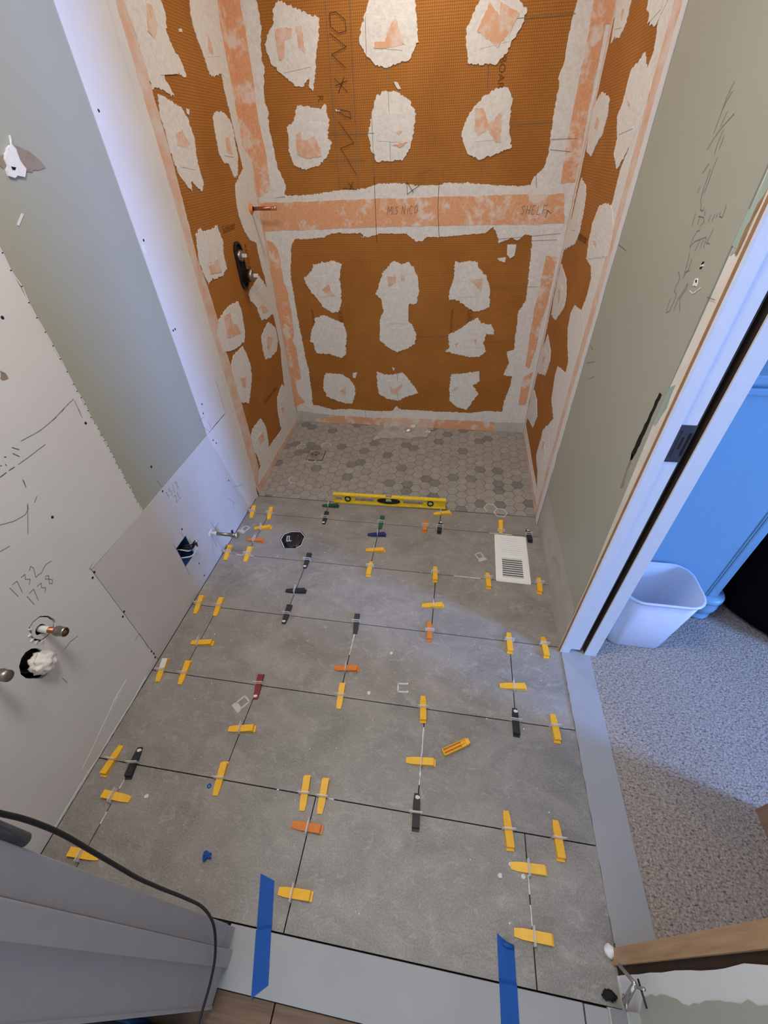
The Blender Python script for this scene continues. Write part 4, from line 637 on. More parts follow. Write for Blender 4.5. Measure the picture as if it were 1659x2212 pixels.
# floor strip in the pocket-door opening
trim_4 = structure(box('trim_4', 1.4085, 1.5080, -0.20, JY+0.03, -0.02, 0.004, 'threshold', None, 0.002), 'painted grey strip on the floor of pocket doorway')
prism('caulk_line', [jag([(1.4062, -0.19), (1.4062, 0.2), (1.4062, 0.59), (1.411, 0.59), (1.4115, 0.2), (1.4125, -0.19)], 0.0012, 0.02, seed=9)], 'F', -0.008, 0.0046, 'threshold', trim_4)

# ---- front doorway at the bottom of the picture
wall_front = structure(box('wall_front', XL-0.3, 0.468, -0.432, -0.308, -0.1, ZC, 'drywall_white'), 'front wall beside the doorway the camera stands in')
lintel = structure(box('wall_lintel', 0.468, 1.60, -0.440, -0.308, 2.08, ZC, 'drywall_white'))
jamb = empty('trim_5', (0.478, -0.37, 0.0)); structure(jamb, 'grey painted door jamb with stop at the bottom left')
keep(box('jamb_board', 0.468, 0.482, -0.434, -0.304, 0.0062, 2.08, 'jamb_grey', None, 0.001), jamb)
keep(box('jamb_face', 0.482, 0.4865, -0.342, -0.303, 0.088, 2.08, 'jamb_grey', None, 0.0015), jamb)
keep(box('door_stop', 0.482, 0.4930, -0.372, -0.342, 0.0062, 2.08, 'jamb_grey', None, 0.002), jamb)
keep(box('casing_edge', 0.466, 0.4835, -0.4385, -0.4325, 0.0, 2.10, 'jamb_grey', None, 0.002), jamb)
hg = lathe('hinge_knuckle', [(0, 0), (0.007, 0), (0.007, 0.09), (0, 0.09)], (0.483, -0.297, 0.905), (0, 0, 1), 'steel_dark', None, 14); keep(hg, jamb)
trim_6 = structure(box('trim_6', 0.468, 1.3125, -0.4050, -0.2985, -0.06, 0.006, 'threshold', None, 0.0015), 'pale grey threshold board across the front doorway')
trim_7 = structure(box('trim_7', 1.3160, 1.366, -0.4050, -0.2990, -0.03, 0.006, 'threshold', None, 0.0015), 'short pale grey threshold offcut at the right end')
trim_8 = structure(box('trim_8', 1.3670, 1.398, -0.4050, -0.2960, -0.03, 0.002, 'jamb_grey', None, 0.001), 'dark grey strip at the right end of threshold')
hall = structure(box('floor_hall', -0.6, 1.9, -2.4, -0.4055, -0.06, -0.0165, 'joint_dark'), 'brown wooden hall floor below the threshold')
for k in range(6):
    for (a, c) in ((-0.6, 0.62+0.05*(k % 2)), (0.623+0.05*(k % 2), 1.9)): box('floor_plank', a, c, -0.4065-0.127*(k+1)+0.002, -0.4065-0.127*k, -0.0165, -0.006, 'wood_floor', hall, 0.001)

# ---- bedroom beyond the pocket door
carpet = structure(box('floor_carpet', 1.506, 4.7, -2.3, 2.6, -0.06, -0.001, 'carpet'), 'beige looped carpet of the bedroom')
structure(box('wall_bedroom_back', 1.53, 4.7, 2.5, 2.6, 0, ZC, 'bedroom_paint')); structure(box('wall_bedroom_front', 1.53, 4.7, -2.4, -2.3, 0, ZC, 'bedroom_paint'))
bm = bmesh.new()
for a in ((4.6, 4.7, -2.3, -1.06, 0, ZC), (4.6, 4.7, -0.30, 2.5, 0, ZC), (4.6, 4.7, -1.06, -0.30, 0, 0.75), (4.6, 4.7, -1.06, -0.30, 2.15, ZC)): add_box(bm, *a)
structure(from_bm('wall_bedroom_side', bm, 'bedroom_paint'))
structure(box('ceiling_bedroom', 1.53, 4.7, -2.4, -0.45, ZC, ZC+0.08, 'ceiling_white'))

# ================================================================ things
WEDGE = {}
def wedge_meshes():
    bm = bmesh.new()
    st = [(-0.047, 0.0105, 0.0000, 0.0042), (-0.0405, 0.0105, 0.0000, 0.0042), (-0.0405, 0.0105, 0.0000, 0.0165), (0.000, 0.0105, 0.0000, 0.0108), (0.026, 0.0103, 0.0000, 0.0070), (0.0465, 0.0078, 0.0000, 0.0040)]
    rings = [[bm.verts.new((sx*w, y, z)) for sx, z in ((-1, a), (1, a), (1, b2), (-1, b2))] for y, w, a, b2 in st]
    for A, B in zip(rings, rings[1:]):
        for k in range(4): bm.faces.new((A[k], A[(k+1) % 4], B[(k+1) % 4], B[k]))
    bm.faces.new(list(reversed(rings[0]))); bm.faces.new(rings[-1])
    bmesh.ops.remove_doubles(bm, verts=bm.verts[:], dist=1e-6); bmesh.ops.dissolve_degenerate(bm, dist=1e-6, edges=bm.edges[:])
    bmesh.ops.recalc_face_normals(bm, faces=bm.faces[:])
    me = bpy.data.meshes.new('wedge'); bm.to_mesh(me); bm.free(); return me
wedge_base = wedge_meshes()
def wedge_mesh(col):
    if col not in WEDGE:
        me = wedge_base.copy(); me.materials.append(M['wedge_'+col]); WEDGE[col] = me
    return WEDGE[col]
def clip_frame(bm):
    add_box(bm, -0.0185, -0.0120, -0.0009, 0.0009, -0.002, 0.034); add_box(bm, 0.0120, 0.0185, -0.0009, 0.0009, -0.002, 0.034)
    add_box(bm, -0.0185, 0.0185, -0.0014, 0.0014, 0.0165, 0.0210); add_box(bm, -0.0185, 0.0185, -0.0014, 0.0014, 0.0290, 0.0340)
bm = bmesh.new(); clip_frame(bm); bmesh.ops.recalc_face_normals(bm, faces=bm.faces[:]); clip_me = bpy.data.meshes.new('clip'); bm.to_mesh(clip_me); bm.free(); clip_me.materials.append(M['clear_clip'])
smear_me = None
JX = {'r': lambda k: X0+k*QT, 'h': lambda k: X0+(k+0.5)*QT}
# (thick end, thin end, colour, joint): joint = ('L', n) on the nth long joint, ('S', row) across a short joint of that row
WD = [
 ([(-0.0766,-0.0504),(-0.0770,0.0465)], 'yellow', ('L', 0)), ([(0.0065,-0.0446),(-0.0103,0.0504)], 'black', ('L', 0)), ([(0.2912,0.0482),(0.2996,-0.0440)], 'yellow', ('L', 0)), ([(0.5651,0.0487),(0.5737,-0.0414)], 'yellow', ('L', 0)), ([(0.6240,0.0509),(0.6277,-0.0426)], 'yellow', ('L', 0)), ([(0.9092,-0.0417),(0.9056,0.0513)], 'black', ('L', 0)), ([(1.1723,-0.0473),(1.1657,0.0463)], 'yellow', ('L', 0)), ([(1.3055,-0.0511),(1.3039,0.0443)], 'yellow', ('L', 0)),
 ([(-0.0532,-0.0911),(0.0520,-0.0914)], 'yellow', ('S', 0)), ([(-0.0541,-0.2323),(0.0483,-0.2292)], 'yellow', ('S', 0)), ([(0.6473,-0.0786),(0.5545,-0.0781)], 'orange', ('S', 0)), ([(0.6592,-0.2193),(0.5640,-0.2219)], 'yellow', ('S', 0)), ([(1.2662,-0.0764),(1.1689,-0.0785)], 'yellow', ('S', 0)), ([(1.2639,-0.2074),(1.1689,-0.2067)], 'yellow', ('S', 0)),
 ([(-0.0967,0.3584),(-0.0808,0.2647)], 'yellow', ('L', 1)), ([(-0.0014,0.3618),(0.0077,0.2664)], 'yellow', ('L', 1)), ([(0.2964,0.3465),(0.3084,0.2536)], 'red', ('L', 1)), ([(0.6059,0.3573),(0.6114,0.2621)], 'yellow', ('L', 1)), ([(0.9066,0.2558),(0.8986,0.3520)], 'yellow', ('L', 1)), ([(1.2128,0.2569),(1.2141,0.3509)], 'black', ('L', 1)), ([(1.3419,0.2556),(1.3394,0.3499)], 'yellow', ('L', 1)),
 ([(0.3504,0.1580),(0.2549,0.1443)], 'yellow', ('S', 1)), ([(0.9556,0.1409),(0.8622,0.1367)], 'yellow', ('S', 1)),
 ([(0.0559,0.4441),(-0.0372,0.4356)], 'yellow', ('S', 2)), ([(0.6526,0.4164),(0.5617,0.4093)], 'orange', ('S', 2)), ([(1.2620,0.4303),(1.1666,0.4255)], 'yellow', ('S', 2)),
 ([(-0.0998,0.6631),(-0.0892,0.5639)], 'yellow', ('L', 2)), ([(-0.0087,0.6649),(0.0011,0.5643)], 'yellow', ('L', 2)), ([(0.3021,0.6640),(0.3041,0.5685)], 'black', ('L', 2)), ([(0.5986,0.6538),(0.6072,0.5658)], 'black', ('L', 2)), ([(0.9058,0.5707),(0.8994,0.6600)], 'orange', ('L', 2)), ([(1.2131,0.5587),(1.2141,0.6504)], 'yellow', ('L', 2)), ([(1.3470,0.5578),(1.3450,0.6493)], 'yellow', ('L', 2)),
 ([(0.3443,0.7421),(0.2607,0.7363)], 'black', ('S', 3)), ([(0.9538,0.7459),(0.8606,0.7359)], 'yellow', ('S', 3)),
 ([(-0.1092,0.9726),(-0.0964,0.8713)], 'yellow', ('L', 3)), ([(-0.0057,0.9759),(0.0044,0.8723)], 'yellow', ('L', 3)), ([(0.2993,0.9735),(0.3018,0.8668)], 'black', ('L', 3)), ([(0.6060,0.8587),(0.6033,0.9578)], 'yellow', ('L', 3)), ([(0.9093,0.8659),(0.9032,0.9643)], 'yellow', ('L', 3)), ([(1.1434,0.8601),(1.1404,0.9555)], 'yellow', ('L', 3)), ([(1.3580,0.8605),(1.3656,0.9574)], 'yellow', ('L', 3)),
 ([(0.0489,1.1208),(-0.0417,1.1061)], 'yellow', ('S', 4)), ([(0.0467,1.0215),(-0.0475,1.0230)], 'orange', ('S', 4)), ([(0.6419,1.1391),(0.5579,1.1320)], 'blue', ('S', 4)), ([(0.6584,1.0314),(0.5637,1.0257)], 'yellow', ('S', 4)),
 ([(-0.1078,1.2820),(-0.0896,1.1725)], 'yellow', ('L', 4)), ([(-0.0083,1.2820),(0.0087,1.1735)], 'yellow', ('L', 4)), ([(0.3044,1.2807),(0.3100,1.1742)], 'black', ('L', 4)), ([(0.6080,1.2797),(0.6076,1.1757)], 'green', ('L', 4)), ([(0.8366,1.1768),(0.8357,1.2781)], 'orange', ('L', 4)), ([(0.9084,1.1789),(0.9124,1.2802)], 'black', ('L', 4)), ([(1.2176,1.3319),(1.2133,1.2068)], 'yellow', ('L', 4)), ([(1.3519,1.1723),(1.3467,1.2739)], 'black', ('L', 4)),
 ([(0.3568,1.3297),(0.2636,1.3264)], 'green', ('S', 5)), ([(0.9650,1.3453),(0.8708,1.3302)], 'yellow', ('S', 5))]
ORD = ['first', 'second', 'third', 'fourth', 'fifth', 'sixth', 'seventh', 'eighth', 'ninth', 'tenth']
groups = {}
for w in WD:
    c = ((w[0][0][0]+w[0][1][0])/2, (w[0][0][1]+w[0][1][1])/2); groups.setdefault(w[2], []).append((c, w))
for key, lst in sorted(groups.items()):
    lst.sort(key=lambda t: (t[0][0], -t[0][1]) if key[0] == 'L' else (round(t[0][0], 1), -t[0][1]))
    for n, (c, w) in enumerate(lst):
        (a, b2), col, _ = w; d = Vector((b2[0]-a[0], b2[1]-a[1])); ang = math.atan2(d.y, d.x)-math.pi/2
        dn = d.normalized()
        if key[0] == 'L': t = (J[key[1]+1]-c[1])/dn.y if abs(dn.y) > 0.3 else 0
        else:
            js = [X0+k*QT if key[1] % 2 else X0+(k+0.5)*QT for k in range(-2, 4)]; jx = min(js, key=lambda q: abs(q-c[0])); t = (jx-c[0])/dn.x if abs(dn.x) > 0.3 else 0
        t = max(-0.03, min(0.034, t))
        root = empty('leveling_wedge', (c[0]+dn.x*t, c[1]+dn.y*t, 0.0), ang)
        ob = bpy.data.objects.new('wedge', wedge_mesh(col)); COL.objects.link(ob); ob.parent = root; ob.location = (0, -t, 0.0003)
        oc = bpy.data.objects.new('clip', clip_me); COL.objects.link(oc); oc.parent = root
        hz = 0.0108-0.00014*(t/0.001); oc.location = (0, 0, min(0.0, hz-0.0165))
        oc.location.z = -max(0.0, min(0.011, 0.0172-(0.0115-t*0.15)))
        word = {'yellow': 'yellow', 'black': 'black', 'orange': 'orange', 'red': 'dark red', 'green': 'green', 'blue': 'blue'}[col]
        if key[0] == 'L': lab = '%s wedge on the %s long floor joint from the threshold, %s from left wall' % (word, ORD[key[1]], ORD[n])
        else: lab = '%s wedge lying crosswise in %s tile row from the threshold, %s from left wall' % (word, ORD[key[1]], ORD[n])
        tag(root, lab, 'wedge', 'tile leveling wedges on the floor')
        if col in ('red', 'black') and n % 3 != 0:
            pb = bmesh.new(); add_prism(pb, [jag(circ(0.002, 0.036, 0.0075, 9, 0.005), 0.0015, 0.004, seed=n)], 'F', 0.0035, 0.0070); sm = from_bm('thinset_smear', pb, 'grout_white', root); sm.location = (0, -t, 0)
        if key == ('L', 1) and n == 0:
            pb = bmesh.new(); pv = [pb.verts.new(q) for q in ((-0.0105, -0.0400, 0.0169), (0.0105, -0.0400, 0.0169), (0.0103, 0.004, 0.0107), (-0.0103, 0.008, 0.0102))]; pb.faces.new(pv); sm = from_bm('thinset_smear', pb, 'grout_white', root); sm.location = (0, -t, 0.0005)
            root['label'] = 'yellow wedge smeared white with thinset on second long joint by the left wall'
# loose wedge lying on its back with the hollow ribs showing
lw = empty('leveling_wedge', (0, 0, 0)); a, b2 = [(0.9791,0.1733),(1.0581,0.2197)]
bm = bmesh.new()
add_box(bm, -0.0105, -0.0088, -0.046, 0.040, 0, 0.0145); add_box(bm, 0.0088, 0.0105, -0.046, 0.040, 0, 0.0145); add_box(bm, -0.0105, 0.0105, -0.047, -0.0445, 0, 0.0150)
add_box(bm, -0.0010, 0.0010, -0.045, 0.030, 0, 0.0135); add_box(bm, -0.0090, 0.0090, -0.045, 0.044, 0, 0.0020); add_box(bm, -0.0085, 0.0085, 0.034, 0.047, 0, 0.0130); add_box(bm, -0.0090, 0.0090, -0.012, -0.0105, 0, 0.010); add_box(bm, -0.0090, 0.0090, 0.018, 0.0345, 0.0, 0.0085)
from_bm('wedge', bm, 'wedge_yellow', lw); d = Vector(b2)-Vector(a); lw.location = ((a[0]+b2[0])/2, (a[1]+b2[1])/2, 0.0); lw.rotation_euler = (0, 0, math.atan2(d.y, d.x)-math.pi/2)
tag(lw, 'loose yellow wedge lying upside down on a tile, ribs showing', 'wedge', 'tile leveling wedges on the floor')
# loose clear clips
def loose_clip(pt, rz, label, broken=False):
    bm = bmesh.new(); s = 1.0
    add_box(bm, -0.018, -0.012, -0.018, 0.020, 0, 0.0018); add_box(bm, 0.012, 0.018, -0.018, 0.020, 0, 0.0018); add_box(bm, -0.018, 0.018, 0.014, 0.020, 0, 0.0018)
    if not broken: add_box(bm, -0.018, 0.018, -0.022, -0.014, 0, 0.0018)
    o = empty('leveling_clip', (pt[0], pt[1], 0.0002), rz); from_bm('frame', bm, 'clear_clip', o)
    if broken:
        box('snapped_tip', -0.0185, -0.0115, -0.020, -0.015, 0, 0.004, 'grout_white', o); box('snapped_tip', 0.0115, 0.0185, -0.020, -0.015, 0, 0.004, 'grout_white', o)
    else:
        bm = bmesh.new(); add_box(bm, -0.020, 0.020, -0.034, -0.022, 0, 0.0016); from_bm('foot', bm, 'clear_clip', o)
    tag(o, label, 'clip', 'loose clear leveling clips')
q = [(0.8237,0.3699),(0.2676,0.2389),(1.1077,1.0576),(-0.0890,1.0996),(0.1164,1.1040)]
loose_clip(q[0], 1.57+0.1, 'loose clear plastic clip with two white tips on a middle tile', True)
loose_clip(q[1], -0.6, 'loose clear clip lying beside the dark red wedge')
loose_clip(q[2], 0.5, 'loose clear clip left of the white floor register')
loose_clip(q[3], -0.4, 'loose clear clip beside the chrome pipe stub at left wall')

# spirit level
a = Vector((0.319, 1.358, 0)); b2 = Vector((0.932, 1.374, 0)); L_ = 0.612; hL, tL = 0.060, 0.022
lev = empty('spirit_level', ((a.x+b2.x)/2, (a.y+b2.y)/2+tL/2, 0.001), math.atan2(b2.y-a.y, b2.x-a.x))
box('rail', -L_/2, L_/2, -tL/2, tL/2, hL-0.008, hL, 'level_yellow', lev, 0.001); box('rail', -L_/2, L_/2, -tL/2, tL/2, 0, 0.008, 'level_yellow', lev, 0.001)
def xz_prism(name, loops, y0, y1, mat, parent):
    bm = bmesh.new(); add_prism(bm, loops, 'F', y0, y1)
    for v in bm.verts: v.co = Vector((v.co.x, v.co.z, v.co.y))
    return from_bm(name, bm, mat, parent)
zc = hL/2
xz_prism('web', [[(-L_/2, 0.006), (L_/2, 0.006), (L_/2, hL-0.006), (-L_/2, hL-0.006)], circ(-0.225, zc, 0.017, 20), circ(0.225, zc, 0.017, 20), circ(0, zc, 0.062, 28, 0.0175),
   [(-0.185, 0.014), (-0.08, 0.014), (-0.08, hL-0.014), (-0.185, hL-0.014)], [(0.08, 0.014), (0.185, 0.014), (0.185, hL-0.014), (0.08, hL-0.014)], [(-0.292, 0.014), (-0.258, 0.014), (-0.258, hL-0.014), (-0.292, hL-0.014)]], -0.003, 0.003, 'level_yellow', lev)
for x in (-0.225, 0.225):
    rg = xz_prism('vial_ring', [circ(x, zc, 0.0175, 24), list(reversed(circ(x, zc, 0.0115, 24)))], -0.0075, 0.0075, 'black_rubber', lev)
    xz_prism('vial', [circ(x, zc, 0.0113, 16)], -0.004, 0.004, 'vial_glass', rg)
rg = xz_prism('vial_holder', [circ(0, zc, 0.0625, 32, 0.018), list(reversed([(-0.018, zc-0.002), (0.018, zc-0.002), (0.018, hL-0.010), (-0.018, hL-0.010)]))], -0.0070, 0.0070, 'black_rubber', lev)
xz_prism('vial', [[(-0.018, zc-0.002), (0.018, zc-0.002), (0.018, hL-0.010), (-0.018, hL-0.010)]], -0.005, 0.005, 'vial_glass', rg)
box('top_window', -0.016, 0.016, -0.009, 0.009, hL-0.0005, hL+0.0006, 'paper_brown', lev)
tag(lev, 'yellow spirit level standing on edge where tile meets the mosaic', 'spirit level')

# floor register
vx0, vx1, vy0, vy1 = 1.180, 1.331, 0.912, 1.212
reg = empty('floor_register', ((vx0+vx1)/2, (vy0+vy1)/2, 0.0), math.radians(-1.0)); w2, d2 = (vx1-vx0)/2, (vy1-vy0)/2
bm = bmesh.new(); wi, di = w2-0.030, d2-0.026
inner = list(reversed([(-wi, -di), (wi, -di), (wi, di), (-wi, di)])); rr = lambda w, d, r: [(cx+r*math.cos(a0+k*math.pi/8), cy+r*math.sin(a0+k*math.pi/8)) for cx, cy, a0 in ((w-r, d-r, 0), (-w+r, d-r, math.pi/2), (-w+r, -d+r, math.pi), (w-r, -d+r, 1.5*math.pi)) for k in range(5)]
add_prism(bm, [rr(w2, d2, 0.006), inner], 'F', 0.0, 0.0032); add_prism(bm, [rr(w2-0.005, d2-0.005, 0.004), inner], 'F', 0.003, 0.0062); add_box(bm, -wi, wi, -0.006, 0.006, 0.0, 0.0058)
from_bm('frame', bm, 'white_enamel', reg)
box('damper', -wi, wi, -di, di, -0.0002, 0.0009, 'steel', reg)
def slat_mesh(tilt):
    bm = bmesh.new(); add_box(bm, -wi, wi, -0.0046, 0.0046, -0.0004, 0.0004); bmesh.ops.rotate(bm, verts=bm.verts[:], cent=(0, 0, 0), matrix=Matrix.Rotation(tilt, 3, 'X')); bmesh.ops.recalc_face_normals(bm, faces=bm.faces[:])
    me = bpy.data.meshes.new('slat'); bm.to_mesh(me); bm.free(); me.materials.append(M['white_enamel']); return me
for tilt, s0, s1 in ((0.42, 0.012, di-0.006), (-0.42, -di+0.006, -0.012)):
    me = slat_mesh(tilt)
    for k in range(9):
        o = bpy.data.objects.new('slat', me); COL.objects.link(o); o.parent = reg; o.location = (0, s0+(s1-s0)*k/8, 0.0042)
tag(reg, 'white metal floor register with louvred slats near the right wall', 'vent')

# toilet flange opening, plugged with a black bag
fl = empty('toilet_flange', (0.185, 1.055, -0.009)); hc = (sum(p[0] for p in HOLE)/8, sum(p[1] for p in HOLE)/8)
ring = lathe('flange_ring', [(0.075, 0.0), (0.075, 0.004), (0.056, 0.004), (0.053, -0.02)], (hc[0], hc[1], -0.0088), (0, 0, 1), 'black_rubber'); keep(ring, fl)
bm = bmesh.new(); bmesh.ops.create_icosphere(bm, subdivisions=3, radius=1.0); rnd = random.Random(4)
for v in bm.verts:
    k = 1+0.12*math.sin(v.co.x*7+v.co.y*4)+0.10*math.sin(v.co.y*9-v.co.z*5); v.co = Vector((hc[0]+0.004+v.co.x*0.050*k, hc[1]-0.004+v.co.y*0.052*k, -0.0075+v.co.z*0.009*k))
bag = from_bm('plug_bag', bm, 'black_rubber', None, True); keep(bag, fl)
bm = bmesh.new(); add_tube(bm, [(hc[0]+(p[0]-hc[0])*0.93, hc[1]+(p[1]-hc[1])*0.93, -0.003) for p in (HOLE[7], HOLE[0], HOLE[1], HOLE[2], HOLE[3], HOLE[4], HOLE[5], HOLE[6])], 0.0022, 6); o_ = from_bm('putty_rim', bm, 'grout_white', None, True); keep(o_, fl)
tag(fl, 'black plugged toilet drain in an octagonal cut-out of the tile', 'toilet flange')
lcx, lcy = hc[0]-0.022, hc[1]-0.004
o = empty('leveling_clip', (lcx, lcy, 0.003), 0.25); bm = bmesh.new(); add_box(bm, -0.008, -0.003, -0.018, 0.018, 0, 0.002); add_box(bm, 0.003, 0.008, -0.018, 0.018, 0, 0.002); add_box(bm, -0.008, 0.008, 0.012, 0.018, 0, 0.002); add_box(bm, -0.006, 0.018, -0.021, -0.016, 0, 0.002); from_bm('frame', bm, 'clear_clip', o)
tag(o, 'clear clip lying on the black plug of the toilet drain', 'clip', 'loose clear leveling clips')

# shower drain
dr = empty('shower_drain', (DR[0], DR[1], shz(DR[1])), 0.0); dr.rotation_euler = (math.atan(SL), 0, 0.02)
bm = bmesh.new(); sq = [(-0.049, -0.049), (0.049, -0.049), (0.049, 0.049), (-0.049, 0.049)]; add_prism(bm, [sq, list(reversed(circ(0, 0, 0.041, 28)))], 'F', -0.004, 0.0024); from_bm('frame', bm, 'bronze', dr)
lathe('sump', [(0.0412, 0.001), (0.0412, -0.0020), (0, -0.0022)], (0, 0, 0), (0, 0, 1), 'black_fabric', dr, 20)
bm = bmesh.new()
for r in (0.008, 0.017, 0.026, 0.035): add_prism(bm, [circ(0, 0, r+0.0016, 24), list(reversed(circ(0, 0, r-0.0014, 24)))], 'F', -0.001, 0.0022)
for k in range(6):
    t = k*math.pi/3+0.3; c_, s_ = math.cos(t), math.sin(t); add_prism(bm, [[(c_*0.006-s_*0.0015, s_*0.006+c_*0.0015), (c_*0.006+s_*0.0015, s_*0.006-c_*0.0015), (c_*0.039+s_*0.0015, s_*0.039-c_*0.0015), (c_*0.041-s_*0.0015, s_*0.041+c_*0.0015)]], 'F', -0.001, 0.0021)
from_bm('grate', bm, 'bronze', dr)
bm = bmesh.new(); add_prism(bm, [[(-0.0525, -0.0525), (0.0525, -0.0525), (0.0525, 0.0525), (-0.0525, 0.0525)], list(reversed([(-0.049, -0.049), (0.049, -0.049), (0.049, 0.049), (-0.049, 0.049)]))], 'F', -0.005, 0.0009); from_bm('joint', bm, 'joint_dark', dr)
tag(dr, 'square bronze shower drain grate set in the hexagon mosaic', 'drain')

# clear plastic film dropped at the back wall
bm = bmesh.new(); nx, ny = 26, 12; q = [(0.4093,2.0051),(0.7137,2.2198)]
fx0, fx1, fy0, fy1 = 0.47, 0.80, 1.99, 2.150; rnd = random.Random(8); G_ = []
for i in range(nx):
    row = []
    for j in range(ny):
        u, v_ = i/(nx-1), j/(ny-1); x = fx0+(fx1-fx0)*u+0.06*(v_-0.5)+rnd.uniform(-.004, .004); y = fy0+(fy1-fy0)*v_+0.05*(u-0.4)*(1-v_)
        y = min(y, YB-0.016); z = shz(y)+0.002+0.012*abs(math.sin(u*9+v_*4))+0.010*abs(math.sin(v_*11-u*5))+rnd.uniform(0, .005)
        if v_ > 0.75: z += (v_-0.75)*0.35
        row.append(bm.verts.new((x, y, z)))
    G_.append(row)
for i in range(nx-1):
    for j in range(ny-1): bm.faces.new((G_[i][j], G_[i+1][j], G_[i+1][j+1], G_[i][j+1]))
film = from_bm('plastic_film', bm, 'clear_film'); tag(film, 'crumpled clear plastic film at the foot of the shower back wall', 'plastic film')

# shower stub-out and mixing valve on the left wall
st = empty('shower_pipe_stub', P3('L', 2.045, 1.266, 0)); X_ = XL+0.002
sl = lathe('pipe_seal', [(0.024, 0.0), (0.022, 0.003), (0.012, 0.006), (0.0105, 0.012)], (X_, 2.045, 1.266), (1, 0, 0), 'seal_orange'); sl.scale = (1, 1, 1); keep(sl, st)
keep(lathe('pipe', [(0, 0), (0.0085, 0), (0.0085, 0.112), (0, 0.112)], (X_, 2.045, 1.266), (1, 0, 0), 'copper', None, 16), st)
keep(lathe('cap', [(0.0085, 0.104), (0.0105, 0.107), (0.0105, 0.116), (0.0085, 0.119), (0.0105, 0.122), (0.0105, 0.130), (0, 0.132)], (X_, 2.045, 1.266), (1, 0, 0), 'copper_bright', None, 16), st)
tag(st, 'capped copper pipe stub sticking out of shower left wall with orange seal', 'pipe')
vy, vz = 1.800, 1.066
va = empty('shower_valve', P3('L', vy, vz, 0))
def stadium(cy, cz, r, half, n=10): return [(cy+r*math.cos(t), cz+half+r*math.sin(t)) for t in [math.pi*i/n for i in range(n+1)]]+[(cy-r*math.cos(t), cz-half-r*math.sin(t)) for t in [math.pi*i/n for i in range(n+1)]]
pp = prism('back_plate', [stadium(vy, vz, 0.040, 0.060), list(reversed(stadium(vy, vz, 0.032, 0.058)))], 'L', 0.0, 0.010, 'black_rubber'); keep(pp, va)
pp = prism('recess', [stadium(vy, vz, 0.033, 0.058)], 'L', 0.0016, 0.003, 'dark_cavity'); keep(pp, va)
up_ = lathe('diverter', [(0.024, 0.0), (0.024, 0.014), (0.018, 0.018), (0, 0.018)], P3('L', vy, vz+0.042, 0.003), (1, 0, 0), 'brass_dull'); keep(up_, va)
s2 = box('stem', XL+0.018, XL+0.042, vy-0.004, vy+0.004, vz+0.036, vz+0.050, 'white_plastic', None, 0.001); keep(s2, up_)
bd = lathe('cartridge', [(0.028, 0.0), (0.028, 0.030), (0.0285, 0.030), (0.0285, 0.052), (0.024, 0.055), (0, 0.055)], P3('L', vy, vz-0.040, 0.003), (1, 0, 0), 'brass_dull'); keep(bd, va)
s2 = box('stem', XL+0.056, XL+0.078, vy-0.006, vy+0.006, vz-0.047, vz-0.033, 'white_plastic', None, 0.001); keep(s2, bd)
tag(va, 'black shower valve body with metal cartridges on the orange left wall', 'shower valve')

# electrical box with bundled wires
eb = empty('electrical_box', P3('L', (EB[0]+EB[1])/2, (EB[2]+EB[3])/2, 0)); y0, y1, z0, z1 = EB
bm = bmesh.new(); xa, xc = XL-0.060, XL-0.0005
for a in ((xa, xc, y0, y0+0.003, z0, z1), (xa, xc, y1-0.003, y1, z0, z1), (xa, xc, y0, y1, z0, z0+0.003), (xa, xc, y0, y1, z1-0.003, z1), (xa, xa+0.003, y0, y1, z0, z1)): add_box(bm, *a)
keep(from_bm('box_shell', bm, 'pex_blue'), eb)
keep(tube('white_wire', spline([(XL-0.05, y0+0.02, z1-0.03), (XL-0.01, y0+0.03, z1-0.04), (XL+0.008, y0+0.045, z1-0.06), (XL+0.02, y1-0.012, z1-0.062), (XL+0.01, y1-0.006, z0+0.035)], 6), 0.0022, 'white_plastic', None, 8), eb)
keep(tube('white_wire', spline([(XL-0.05, y0+0.015, z0+0.03), (XL-0.01, y0+0.03, z0+0.025), (XL+0.012, y0+0.05, z0+0.02), (XL+0.03, y1-0.006, z0+0.045)], 6), 0.0026, 'white_plastic', None, 8), eb)
for k in range(3):
    keep(tube('black_wire', spline([(XL-0.045, y0+0.03+0.008*k, z0+0.05), (XL-0.01, y0+0.04+0.006*k, z0+0.060+0.006*k), (XL+0.018, y1-0.022+0.006*k, z0+0.055+0.007*k), (XL+0.034, y1-0.008+0.004*k, z0+0.072+0.006*k), (XL+0.030, y1+0.002, z0+0.050)], 6), 0.0032, 'black_rubber', None, 8), eb)
keep(lathe('wire_nut', [(0, 0), (0.0055, 0.001), (0.0055, 0.012), (0.003, 0.018), (0, 0.018)], (XL+0.03, y1-0.006, z0+0.078), (0.7, 0.4, 0.4), 'steel', None, 10), eb)
tag(eb, 'blue electrical box with loose black and white wires in the left wall', 'electrical box')

